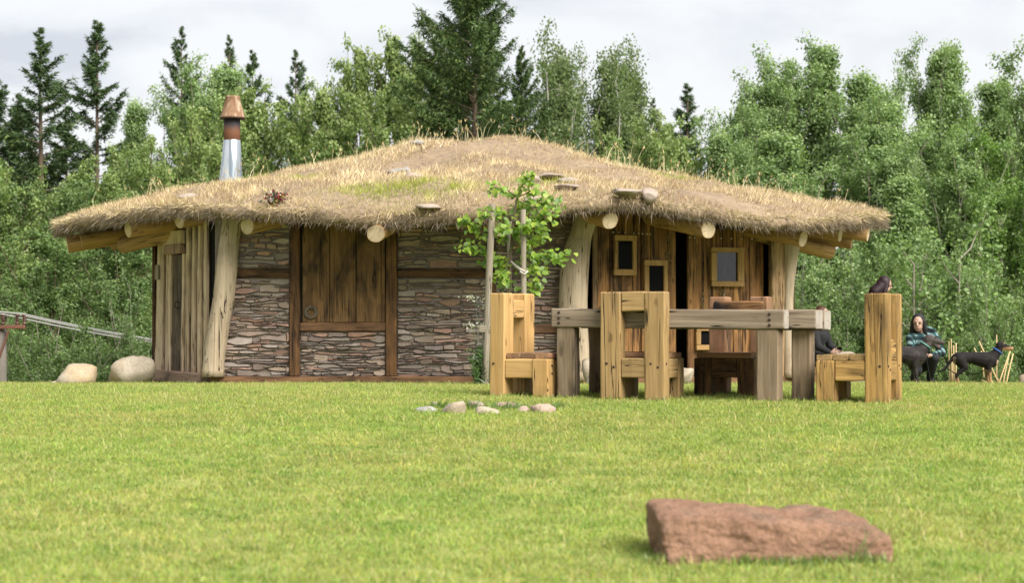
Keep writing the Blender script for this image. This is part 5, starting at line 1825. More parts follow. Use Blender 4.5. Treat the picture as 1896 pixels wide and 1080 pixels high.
G_DARK = ((0.1041, 0.1669, 0.0607), (0.1591, 0.2349, 0.085), (0.2447, 0.3339, 0.1334))
G_YEL = ((0.111, 0.1995, 0.0481), (0.1687, 0.2679, 0.0688), (0.2665, 0.3648, 0.11))
G_SPR = ((0.0495, 0.0846, 0.0372), (0.0907, 0.144, 0.0532), (0.165, 0.225, 0.0731))
G_SPR2 = ((0.0524, 0.0887, 0.0314), (0.0916, 0.1448, 0.0462), (0.1636, 0.2144, 0.063))
PROTO = {}


def proto(key, res, bark, leafm, H):
    paths, (V, F, C) = res
    PROTO[key] = (tube_mesh('trunk', paths, 6), big_mesh('crown', V, F, C), H)
    PROTO[key][0].materials.append(bark); PROTO[key][1].materials.append(leafm)


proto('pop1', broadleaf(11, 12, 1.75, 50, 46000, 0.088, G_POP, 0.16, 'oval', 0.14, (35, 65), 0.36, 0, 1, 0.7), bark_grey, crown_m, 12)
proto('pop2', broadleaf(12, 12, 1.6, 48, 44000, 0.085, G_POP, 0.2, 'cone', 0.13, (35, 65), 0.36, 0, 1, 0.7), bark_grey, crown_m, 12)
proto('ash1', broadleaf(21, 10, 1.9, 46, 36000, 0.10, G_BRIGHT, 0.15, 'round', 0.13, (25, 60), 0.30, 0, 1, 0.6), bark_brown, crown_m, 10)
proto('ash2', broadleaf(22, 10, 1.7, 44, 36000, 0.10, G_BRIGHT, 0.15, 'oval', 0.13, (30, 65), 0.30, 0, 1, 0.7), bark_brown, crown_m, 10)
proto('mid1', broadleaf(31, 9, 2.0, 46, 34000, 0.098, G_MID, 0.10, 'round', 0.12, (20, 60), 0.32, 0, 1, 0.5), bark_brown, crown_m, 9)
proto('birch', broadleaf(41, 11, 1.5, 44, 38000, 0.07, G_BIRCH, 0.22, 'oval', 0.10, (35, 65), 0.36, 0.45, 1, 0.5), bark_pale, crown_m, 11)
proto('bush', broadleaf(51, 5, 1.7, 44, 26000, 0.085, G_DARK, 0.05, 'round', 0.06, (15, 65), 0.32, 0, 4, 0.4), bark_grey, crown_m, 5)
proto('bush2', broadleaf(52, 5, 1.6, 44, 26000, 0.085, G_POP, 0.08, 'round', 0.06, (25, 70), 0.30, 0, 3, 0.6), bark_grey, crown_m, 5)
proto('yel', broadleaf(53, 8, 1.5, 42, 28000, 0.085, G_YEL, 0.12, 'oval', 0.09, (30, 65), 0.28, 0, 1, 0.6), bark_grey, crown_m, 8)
proto('spr1', spruce(61, 14, 2.3, 60000, G_SPR, 0.36, 0.15, 0.17, 0.08, 0.45), bark_brown, needle_m, 14)
proto('spr2', spruce(62, 14, 2.1, 40000, G_SPR, 0.42, 0.40, 0.16, 0.30, 0.55), bark_brown, needle_m, 14)
proto('spr3', spruce(63, 15, 3.0, 150000, G_SPR2, 0.22, 0.10, 0.2, 0.06, 0.75), bark_brown, needle_m, 15)


def tree(kind, px, ytop, d, hw, label, name, rot=None, seed=0):
    """stand a tree so that its tip shows at photo (px, ytop); hw: half width of its crown in photo pixels"""
    tm, cm, H = PROTO[kind]
    x = (px - HX) / F_PX * d
    g0 = gz(x, d)
    top = ZC - (ytop - HY) / F_PX * d
    key = 'w_' + kind
    if key not in PROTO:
        co = np.empty(len(cm.vertices) * 3, dtype=np.float32); cm.vertices.foreach_get('co', co); co = co.reshape(-1, 3)
        PROTO[key] = (float(np.percentile(np.hypot(co[:, 0], co[:, 1]), 96)), float(np.percentile(co[:, 2], 99.9) if not kind.startswith('spr') else co[:, 2].max()))
    sx = hw / F_PX * d / PROTO[key][0]
    sz = (top - g0) / PROTO[key][1]
    M = Matrix.Translation((x, d, g0)) @ Matrix.Rotation(rot if rot is not None else (px * 0.7391 + ytop * 0.313) % 6.283, 4, 'Z') @ Matrix.Diagonal((sx, sx, sz, 1))
    root = empty(name, (x, d, g0), label, 'tree', 'trees beyond the lawn')
    add('trunk', tm, root, M)
    add('crown', cm, root, M)


SPECS = [
    # spruces
    ('spr1', 80, 50, 60, 185, 'tall dark spruce second from the left edge', 'spruce_tree'),
    ('spr2', 178, 32, 62, 150, 'sparse dark spruce with a bare trunk right of the tall one', 'spruce_tree'),
    ('spr1', -12, 80, 61, 160, 'dark spruce cut by the left edge', 'spruce_tree'),
    ('spr1', 343, 46, 68, 115, 'spruce tip rising left of the chimney', 'spruce_tree'),
    ('spr1', 418, 62, 69, 100, 'spruce tip directly above the chimney', 'spruce_tree'),
    ('spr2', 478, 90, 70, 100, 'thin spruce tip just right of the chimney', 'spruce_tree'),
    ('spr1', 541, 90, 69, 115, 'spruce tip farther right of the chimney, last of the row', 'spruce_tree'),
    ('spr3', 884, -190, 48, 195, 'huge dark spruce behind the top of the roof, cut by the upper edge', 'spruce_tree'),
    ('spr3', 900, -110, 50, 180, 'second huge spruce standing close behind the first', 'spruce_tree'),
    ('spr1', 34, 170, 62, 150, 'lower dark spruce between the left edge and the tall one', 'spruce_tree'),
    ('spr1', 132, 205, 63, 140, 'lower dark spruce between the tall one and the sparse one', 'spruce_tree'),
    ('spr3', 972, 78, 51, 130, 'dark spruce just right of the huge one', 'spruce_tree'),
    ('spr3', 806, 125, 50, 120, 'dark spruce on the left side of the huge one', 'spruce_tree'),
    ('spr1', 1264, 152, 64, 150, 'pointed spruce between the birches and the poplars', 'spruce_tree'),
    ('spr1', 1214, 180, 66, 90, 'small spruce tip left of the pointed one', 'spruce_tree'),
    ('spr2', 1378, 196, 66, 120, 'spruce half hidden at the left of the poplars', 'spruce_tree'),
    # left broadleaves
    ('pop1', 330, 108, 58, 95, 'grey green poplar left of the chimney', 'poplar_tree'),
    ('pop2', 392, 120, 59, 81, 'poplar crown close behind the chimney', 'poplar_tree'),
    ('pop2', 246, 186, 58, 63, 'narrow poplar between the spruces and the chimney', 'poplar_tree'),
    ('ash2', 466, 160, 54, 88, 'bright green tree right of the chimney', 'broadleaf_tree'),
    ('ash1', 548, 168, 54, 90, 'bright green tree behind the left roof slope', 'broadleaf_tree'),
    ('ash2', 605, 160, 53, 81, 'bright green tree left of the narrow peaked one', 'broadleaf_tree'),
    ('ash2', 656, 84, 54, 63, 'narrow peaked bright green tree left of the huge spruce', 'broadleaf_tree'),
    ('ash2', 738, 66, 54, 81, 'tallest bright green tree left of the huge spruce', 'broadleaf_tree'),
    ('ash1', 796, 58, 55, 63, 'bright green tree top touching the huge spruce', 'broadleaf_tree'),
    ('ash1', 690, 170, 48, 110, 'low bright green tree behind the roof left of its top', 'broadleaf_tree'),
    ('ash1', 398, 210, 48, 100, 'bushy bright tree under the chimney cap', 'broadleaf_tree'),
    ('ash1', 300, 262, 47, 102, 'bushy bright tree above the left roof edge', 'broadleaf_tree'),
    ('ash2', 208, 285, 47, 90, 'bright tree in front of the sparse spruce', 'broadleaf_tree'),
    ('ash1', 62, 300, 46, 116, 'bright tree under the tall left spruce', 'broadleaf_tree'),
    ('mid1', 132, 318, 46, 107, 'mid green tree between two bright ones at the left', 'broadleaf_tree'),
    ('mid1', -10, 318, 45, 102, 'mid green tree at the left edge', 'broadleaf_tree'),
    ('mid1', 262, 340, 44, 122, 'mid green tree behind the left end of the eave', 'broadleaf_tree'),
    ('mid1', 180, 400, 42, 122, 'mid green tree behind the boulders', 'broadleaf_tree'),
    ('mid1', 60, 420, 41, 134, 'mid green tree behind the power pole', 'broadleaf_tree'),
    # birches
    ('birch', 1062, 62, 57, 126, 'tallest drooping birch right of the huge spruce', 'birch_tree'),
    ('birch', 1112, 74, 58, 126, 'second birch from the huge spruce', 'birch_tree'),
    ('birch', 1168, 134, 57, 109, 'lower birch on the right of the group', 'birch_tree'),
    ('birch', 1138, 96, 59, 110, 'birch filling the middle of the drooping group', 'birch_tree'),
    ('birch', 1020, 90, 60, 102, 'birch mostly hidden by the dark spruce', 'birch_tree'),
    ('ash1', 1188, 214, 48, 102, 'pale bushy tree behind the right roof slope', 'broadleaf_tree'),
    ('ash1', 1128, 244, 47, 85, 'lower pale bushy tree touching the roof slope', 'broadleaf_tree'),
    ('ash2', 1246, 226, 50, 73, 'pale bushy tree under the pointed spruce', 'broadleaf_tree'),
    # right poplars
    ('pop1', 1442, 116, 54, 102, 'poplar at the left of the right hand group', 'poplar_tree'),
    ('pop1', 1488, 68, 55, 107, 'tallest poplar behind the right roof edge', 'poplar_tree'),
    ('pop2', 1548, 84, 55, 98, 'second tall poplar behind the right roof edge', 'poplar_tree'),
    ('pop2', 1612, 140, 54, 81, 'narrow poplar in the dip of the right hand group', 'poplar_tree'),
    ('pop1', 1672, 160, 50, 107, 'pale front poplar right of the dip', 'poplar_tree'),
    ('pop1', 1708, 80, 55, 81, 'left top of the far right poplar pair', 'poplar_tree'),
    ('pop2', 1752, 92, 55, 90, 'right top of the far right poplar pair', 'poplar_tree'),
    ('pop1', 1640, 128, 58, 80, 'poplar filling the dip between the two tall groups', 'poplar_tree'),
    ('pop2', 1806, 150, 58, 84, 'poplar between the far right pair and the right edge', 'poplar_tree'),
    ('pop1', 1842, 190, 57, 90, 'lower poplar near the right edge', 'poplar_tree'),
    ('pop1', 1392, 196, 51, 90, 'lower poplar nearest the pointed spruce', 'poplar_tree'),
    ('pop2', 1352, 246, 49, 73, 'small poplar behind the right roof slope', 'poplar_tree'),
    ('pop1', 1892, 88, 50, 107, 'poplar cut by the right edge', 'poplar_tree'),
    ('yel', 1806, 226, 47, 98, 'yellowish young tree before the right poplars', 'broadleaf_tree'),
    ('pop1', 1590, 240, 48, 112, 'front poplar behind the roof end', 'poplar_tree'),
    ('pop2', 1480, 250, 47, 112, 'front poplar above the right eave', 'poplar_tree'),
    ('pop1', 1740, 250, 46, 102, 'front poplar above the dogs', 'poplar_tree'),
    ('pop2', 1660, 330, 43, 98, 'low poplar above the standing woman', 'poplar_tree'),
    ('yel', 1868, 330, 42, 98, 'yellowish bushy tree low at the right edge', 'broadleaf_tree'),
    ('pop1', 1420, 300, 46, 110, 'poplar low behind the right eave', 'poplar_tree'),
    # shrubs low down
    ('bush', 30, 520, 38, 105, 'dark shrub behind the pole foot', 'shrub'),
    ('bush', 118, 545, 37, 105, 'dark shrub behind the small boulder', 'shrub'),
    ('bush', 205, 530, 38, 105, 'dark shrub behind the big boulder', 'shrub'),
    ('bush', 282, 500, 40, 99, 'dark shrub beside the hut corner', 'shrub'),
    ('bush2', 1520, 470, 40, 99, 'shrub right of the hut above the table end', 'shrub'),
    ('bush2', 1600, 440, 40, 99, 'shrub behind the standing woman', 'shrub'),
    ('bush2', 1690, 470, 39, 92, 'shrub above the crouching woman', 'shrub'),
    ('bush2', 1772, 450, 40, 99, 'shrub above the upright canes', 'shrub'),
    ('bush2', 1850, 490, 38, 92, 'shrub behind the second dog', 'shrub'),
    ('bush', 1905, 520, 38, 77, 'shrub cut by the right edge', 'shrub'),
    ('bush', 1560, 560, 37, 88, 'low dark shrub behind the broad boulder', 'shrub'),
    ('bush', 1650, 570, 37, 88, 'low dark shrub behind the yellow chair back', 'shrub'),
    ('bush', 1745, 580, 36, 88, 'low dark shrub behind the dogs', 'shrub'),
    ('bush', 1828, 590, 36, 88, 'low dark shrub behind the slanting canes', 'shrub'),
]
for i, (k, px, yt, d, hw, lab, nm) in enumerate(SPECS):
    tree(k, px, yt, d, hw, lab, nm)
# pale slender trunks standing free in front of the right hand wood
for (px, y0, d, lean, lab) in ((1688, 490, 37.5, 3, 'slender grey trunk above the crouching woman'), (1712, 540, 38.5, -4, 'thin grey trunk right of the crouching woman'), (1772, 480, 38.0, 2, 'slender pale trunk above the upright canes'), (1820, 520, 39, -3, 'thin trunk above the second dog')):
    p1 = P(px + lean * 2, y0, d); x0 = (px - HX) / F_PX * d
    p0 = Vector((x0, d, gz(x0, d) - 0.2))
    root = empty('slender_tree', p0, lab, 'tree', 'trees beyond the lawn')
    pts = [np.array(p0.lerp(p1, t)) + np.array([0.02 * math.sin(t * 7 + px), 0, 0]) for t in np.linspace(0, 1, 12)]
    paths = [(np.array(pts), np.linspace(0.05, 0.015, 12))]
    rg = np.random.default_rng(px)
    cents = []
    for k in range(14):
        b = pts[4 + k % 8]
        az = rg.random() * 6.28
        q = curve_pts(b, np.array([math.cos(az), math.sin(az), 0.9]), rg.uniform(0.6, 1.3), 4, 0.4, rg, 0.3)
        paths.append((q, np.linspace(0.018, 0.005, 5))); cents += [q[-1], q[-2], q[-3]]
    add('trunk', tube_mesh('trunk', paths, 7), root, None, bark_grey)
    cents = np.array(cents); n = 2200
    idx = rg.integers(0, len(cents), n)
    off = unit(rg.normal(size=(n, 3))) * rg.random((n, 1)) ** 0.5 * 0.3
    nrm = unit(off + rg.normal(0, 0.3, (n, 3)) + [0, 0, 0.3])
    L = rg.uniform(0.07, 0.12, n)
    t = rg.random((n, 1))
    V, F, C = leaf_quads(cents[idx] + off, unit(np.cross(nrm, rg.normal(size=(n, 3)))), nrm, L, L * 0.7, np.array(G_POP[0]) * (1 - t) + np.array(G_POP[1]) * t)
    add('crown', big_mesh('crown', V, F, C), root, None, crown_m)

# the wood goes on behind: one far mass
n = 60000
rg = np.random.default_rng(99)
nb = 420
bx = rg.uniform(-34, 34, nb); by = rg.uniform(74, 84, nb)
bh = 8.2 + 1.5 * np.sin(bx * 0.5) + rg.normal(0, 0.8, nb)
bz = -5 + rg.random(nb) ** 0.8 * bh
idx = rg.integers(0, nb, n)
off = unit(rg.normal(size=(n, 3))) * rg.random((n, 1)) ** 0.4 * 1.2
c = np.stack([bx, by, bz], 1)[idx] + off
nrm = unit(off + rg.normal(0, 0.5, (n, 3)) + [0, 0, 0.3])
t = rg.random((n, 1))
L = rg.uniform(0.22, 0.42, n)
V, F, C = leaf_quads(c, unit(np.cross(nrm, rg.normal(size=(n, 3)))), nrm, L, L * 0.75, np.array(G_DARK[0]) * (1 - t) + np.array(G_MID[1]) * t)
tag(add('far_woodland', big_mesh('far_woodland', V, F, C), None, None, crown_m), 'far dark wood closing the gaps between the trees', 'woodland', kind='stuff')
# ------------------------------------------------------------------ people and dogs
def cap_geo(bm, p0, r0, p1, r1, n=12):
    p0, p1 = Vector(p0), Vector(p1)
    M = frame_from(p0, p1) if (p1 - p0).length > 1e-5 else Matrix.Translation(p0)
    L = (p1 - p0).length
    rings = []
    for a in (-80, -50, -20): rings.append((r0 * math.cos(R(a)), r0 * math.sin(R(a))))
    rings.append((r0, 0)); rings.append((r1, L))
    for a in (20, 50, 80): rings.append((r1 * math.cos(R(a)), L + r1 * math.sin(R(a))))
    vs_ = []
    for (r, z) in rings:
        vs_.append([bm.verts.new(M @ Vector((r * math.cos(2 * math.pi * k / n), r * math.sin(2 * math.pi * k / n), z))) for k in range(n)])
    for i in range(len(rings) - 1):
        for k in range(n):
            bm.faces.new((vs_[i][k], vs_[i][(k + 1) % n], vs_[i + 1][(k + 1) % n], vs_[i + 1][k]))
    bm.faces.new(list(reversed(vs_[0]))); bm.faces.new(vs_[-1])


def ell_geo(bm, c, rad, rot=None):
    M = Matrix.Translation(Vector(c)) @ (rot.to_4x4() if rot is not None else Matrix()) @ Matrix.Diagonal((*rad, 1))
    bmesh.ops.create_icosphere(bm, subdivisions=3, radius=1.0, matrix=M)


def blob(name, caps, ells, voxel, smooth=4, colfn=None):
    """one continuous skin grown over tapered limbs and rounded masses"""
    bm = bmesh.new()
    for c in caps: cap_geo(bm, *c)
    for e_ in ells: ell_geo(bm, *e_)
    me = bpy.data.meshes.new(name)
    bm.to_mesh(me); bm.free()
    tmp = bpy.data.objects.new(name + '_tmp', me)
    COL.objects.link(tmp)
    rm_ = tmp.modifiers.new('r', 'REMESH'); rm_.mode = 'VOXEL'; rm_.voxel_size = voxel
    sm = tmp.modifiers.new('s', 'SMOOTH'); sm.factor = 0.5; sm.iterations = smooth
    dg = bpy.context.evaluated_depsgraph_get()
    out = bpy.data.meshes.new_from_object(tmp.evaluated_get(dg))
    bpy.data.objects.remove(tmp); bpy.data.meshes.remove(me)
    out.name = name
    out.polygons.foreach_set('use_smooth', [True] * len(out.polygons))
    if colfn:
        co = np.empty(len(out.vertices) * 3, dtype=np.float32); out.vertices.foreach_get('co', co)
        set_col(out, colfn(co.reshape(-1, 3)))
    return out


def attr_mat(name, rough=0.6, spec=0.3, var=0.15, nscale=30, stretch=(1, 1, 1), bump=0.15):
    m, nt, nd, lk, out = new_mat(name)
    vec, rnd = obj_vec(nt)
    at = nd.new('ShaderNodeAttribute'); at.attribute_name = 'Col'
    n = noise_tex(nt, vec, stretch, nscale, 4, 0.6)
    c = mixc(nt, 1.0, at.outputs['Color'], mixc(nt, n, (1 - var,) * 3, (1 + var,) * 3), 'MULTIPLY')
    principled(nt, out, c, rough, bump_n(nt, n, bump, 0.004), spec)
    return m


fur = attr_mat('short_fur', 0.75, 0.15, 0.35, 90, (1, 1, 1), 0.3)
nose_m = plain('wet_nose', (0.012, 0.011, 0.011), 0.25, spec=0.6)
eye_m = plain('dark_eye', (0.02, 0.012, 0.008), 0.1, spec=0.7)
tongue_m = plain('tongue', (0.45, 0.13, 0.13), 0.4)


def dog(loc, sc, label, colfn, collar_col, head=(0.0, 0.0), open_mouth=False, tail=None, neck_up=0.0, name='dog'):
    hx, hz = head
    nk = Vector((0.545, 0, 0.375)); hd = Vector((0.645 + hx, 0, 0.525 + hz + neck_up))
    caps = [((0.08, 0, 0.355), 0.085, (0.24, 0, 0.365), 0.074), ((0.24, 0, 0.365), 0.074, (0.41, 0, 0.335), 0.108), ((0.41, 0, 0.335), 0.108, (0.52, 0, 0.325), 0.098),
            (nk, 0.078, hd - Vector((0.01, 0, 0.02)), 0.05), ((0.50, 0, 0.36), 0.085, nk, 0.078)]
    caps += [(hd, 0.056, hd + Vector((0.05, 0, -0.012)), 0.043), (hd + Vector((0.05, 0, -0.014)), 0.040, hd + Vector((0.148, 0, -0.040)), 0.024)]
    jd = -0.05 if open_mouth else 0.0
    caps += [(hd + Vector((0.02, 0, -0.035)), 0.030, hd + Vector((0.118, 0, -0.060 + jd)), 0.015)]
    for s in (-1, 1):
        caps += [((0.495, s * 0.055, 0.33), 0.058, (0.468, s * 0.066, 0.225), 0.036), ((0.468, s * 0.066, 0.225), 0.034, (0.487, s * 0.060, 0.105), 0.021),
                 ((0.487, s * 0.060, 0.105), 0.021, (0.490, s * 0.060, 0.03), 0.018), ((0.490, s * 0.060, 0.022), 0.021, (0.520, s * 0.060, 0.017), 0.018)]
        dxl = 0.03 if s > 0 else 0.0
        caps += [((0.085, s * 0.050, 0.335), 0.080, (0.150 + dxl, s * 0.066, 0.235), 0.048), ((0.150 + dxl, s * 0.066, 0.235), 0.044, (0.035 + dxl, s * 0.064, 0.130), 0.023),
                 ((0.035 + dxl, s * 0.064, 0.130), 0.022, (0.058 + dxl, s * 0.064, 0.03), 0.018), ((0.058 + dxl, s * 0.064, 0.022), 0.021, (0.092 + dxl, s * 0.064, 0.017), 0.018)]
    tl_ = tail or [(0.02, 0.385, 0.028), (-0.04, 0.30, 0.022), (-0.10, 0.215, 0.018), (-0.16, 0.185, 0.014), (-0.225, 0.195, 0.008)]
    for i in range(len(tl_) - 1):
        (x0, z0, r0), (x1, z1, r1) = tl_[i], tl_[i + 1]
        caps.append(((x0, 0, z0), r0, (x1, 0, z1), r1))
    ells = [((hd.x - 0.028, s * 0.050, hd.z + 0.008), (0.030, 0.013, 0.046), Matrix.Rotation(R(25), 3, 'Y')) for s in (-1, 1)]
    caps = [(Vector(a) * sc, r0 * sc, Vector(b) * sc, r1 * sc) for (a, r0, b, r1) in caps]
    ells = [(Vector(c) * sc, tuple(q * sc for q in rr), ro) for (c, rr, ro) in ells]
    Mw = Matrix.Translation(loc)
    root = empty(name, loc, label, 'dog', 'dogs beside the crouching woman')
    add('body', blob('body', caps, ells, 0.0085, 3, colfn), root, Mw, fur)
    hd = hd * sc
    ball = blob('nose', [], [((0, 0, 0), (0.014, 0.015, 0.012))], 0.004, 1)
    ball.materials.append(nose_m)
    add('nose', ball, root, Mw @ Matrix.Translation(hd + Vector((0.168, 0, -0.034)) * sc))
    eb = bpy.data.meshes.new('eye'); bm = bmesh.new(); bmesh.ops.create_icosphere(bm, subdivisions=2, radius=0.0095); bm.to_mesh(eb); bm.free(); eb.materials.append(eye_m)
    for s in (-1, 1):
        add('eye', eb, root, Mw @ Matrix.Translation(hd + Vector((0.055, s * 0.034, 0.018)) * sc))
    if open_mouth:
        tg = blob('tongue', [], [((0, 0, 0), (0.045, 0.016, 0.009), Matrix.Rotation(R(28), 3, 'Y'))], 0.005, 1)
        add('tongue', tg, root, Mw @ Matrix.Translation(hd + Vector((0.085, 0, -0.068)) * sc), tongue_m)
    axis = (hd - nk * sc).normalized()
    c = (nk * sc).lerp(hd, 0.52)
    pts = []
    q = axis.to_track_quat('Z', 'Y').to_matrix()
    for t in np.linspace(0, 2 * math.pi, 25):
        pts.append(tuple(c + q @ Vector((0.068 * sc * math.cos(t), 0.068 * sc * math.sin(t), 0))))
    V, F = tube_data([(np.array(pts), np.full(25, 0.0085))], 8)
    add('collar', big_mesh('collar', V, F, None, True), root, Mw, plain('collar_webbing', collar_col, 0.6))
    rg_ = [tuple(c + Vector((0.066 * sc, 0, -0.045)) + Vector((0.016 * math.cos(t), 0, 0.016 * math.sin(t) - 0.012))) for t in np.linspace(0, 6.283, 13)]
    add('tag_ring', tube_mesh('tag_ring', [(np.array(rg_), np.full(13, 0.003))], 5), root, Mw, mw)
    return root, c + Vector(loc)


def col_tan(p):
    black = np.array([0.014, 0.012, 0.012]); tan = np.array([0.34, 0.19, 0.10]); cream = np.array([0.40, 0.29, 0.20])
    x, y, z = p[:, 0], p[:, 1], p[:, 2]
    c = np.tile(black, (len(p), 1))
    def mix(w, col):
        nonlocal c
        w = np.clip(w, 0, 1)[:, None]; c = c * (1 - w) + col * w
    nz_ = 0.02 * np.sin(x * 60 + y * 40) + 0.012 * np.sin(z * 90)
    front = (x > 0.42) & (x < 0.56) & (z < 0.30)
    mix(np.where(front, (0.15 - z + nz_) / 0.03 + 0.5, 0), tan)
    mix(np.where(front & (z < 0.28), (0.485 - x) / 0.03 * 0.4, 0) * (z < 0.2), tan)
    hind = (x < 0.22) & (z < 0.36) & (np.abs(y) > 0.02)
    mix(np.where(hind, (0.10 - z + nz_) / 0.03 + 0.3, 0) * 0.55, tan)
    mix(np.where((x < 0.06) & (z < 0.37) & (z > 0.13) & (x > 0.0), (0.035 - x + nz_ * 0.5) / 0.02, 0), cream)
    mix(np.where((x > 0.12) & (x < 0.50), (0.287 - 0.07 * np.clip((x - 0.24) / 0.2, 0, 1) - z + nz_ * 0.4) / 0.02, 0) * (z > 0.18) * (np.abs(y) < 0.07), cream)
    mix(np.where((x > 0.50) & (x < 0.60) & (z < 0.33), (x - 0.565 + nz_ * 0.3) / 0.02, 0), cream)
    head = x > 0.66
    mix(np.where(head, (0.507 - z + (x - 0.70) * 0.05) / 0.012, 0), tan)
    mix(np.where((x > 0.66) & (z < 0.46) & (x < 0.72), 0.7, 0), cream)
    brow = np.exp(-(((x - 0.685) / 0.012) ** 2 + ((np.abs(y) - 0.028) / 0.012) ** 2 + ((z - 0.556) / 0.014) ** 2))
    mix(brow * 1.3 - 0.2, tan)
    return c


def col_dark(p):
    x, y, z = p[:, 0], p[:, 1], p[:, 2]
    base = np.array([0.026, 0.022, 0.021]); grey = np.array([0.085, 0.07, 0.065])
    w = np.clip((z - 0.47) / 0.1 * (x > 0.66) + 0.25 * (np.sin(x * 31) * np.sin(z * 27) > 0.4), 0, 0.6)[:, None]
    c = base * (1 - w) + grey * w
    ch_ = ((x > 0.60) & (z < 0.30) & (z > 0.24))[:, None]
    return np.where(ch_, np.array([0.12, 0.10, 0.09]), c)


d2 = P(1764, 716, 26.62); d2.z = gz(d2.x, d2.y)
_, col2 = dog(d2, 1.0, 'black and tan dog with a blue collar standing before the slanting canes', col_tan, (0.03, 0.10, 0.33))
d1 = P(1616, 716, 26.3); d1.z = gz(d1.x, d1.y)
_, col1 = dog(d1, 1.16, 'dark grey dog with a teal collar held by the crouching woman', col_dark, (0.10, 0.28, 0.25), head=(0.005, -0.005), open_mouth=True,
              tail=[(0.02, 0.385, 0.028), (-0.03, 0.30, 0.022), (-0.06, 0.20, 0.016), (-0.07, 0.10, 0.010)])

skin_m = plain('skin', (0.37, 0.235, 0.175), 0.6, nscale=14, var=0.08)
hair_black = attr_mat('dark_hair', 0.55, 0.3, 0.5, 1.0, (90, 90, 6), 0.5)
lip_m = plain('lips', (0.30, 0.13, 0.11), 0.5)
brow_m = plain('brow_hair', (0.02, 0.015, 0.012), 0.7)
shoe_m = plain('black_shoe', (0.015, 0.014, 0.014), 0.5)


def plaid(name):
    m, nt, nd, lk, out = new_mat(name)
    tc = nd.new('ShaderNodeTexCoord')
    sx = nd.new('ShaderNodeSeparateXYZ'); lk.new(tc.outputs['Object'], sx.inputs[0])
    vec, rnd = obj_vec(nt)
    w = noise_tex(nt, vec, (1, 1, 1), 7, 3)
    def stripes(o, f, ph):
        return rng_map(nt, math_n(nt, 'SINE', math_n(nt, 'ADD', math_n(nt, 'MULTIPLY', math_n(nt, 'ADD', o, math_n(nt, 'MULTIPLY', w, 0.06)), f), ph)), -0.25, 0.25)
    s1, s2 = stripes(math_n(nt, 'ADD', sx.outputs[0], sx.outputs[1]), 62, 0.4), stripes(sx.outputs[2], 58, 1.1)
    c = mixc(nt, s1, (0.022, 0.06, 0.063), (0.15, 0.22, 0.22))
    c = mixc(nt, s2, c, mixc(nt, s1, (0.010, 0.011, 0.012), (0.018, 0.045, 0.048)))
    principled(nt, out, c, 0.9, bump_n(nt, w, 0.4, 0.02), 0.15)
    return m


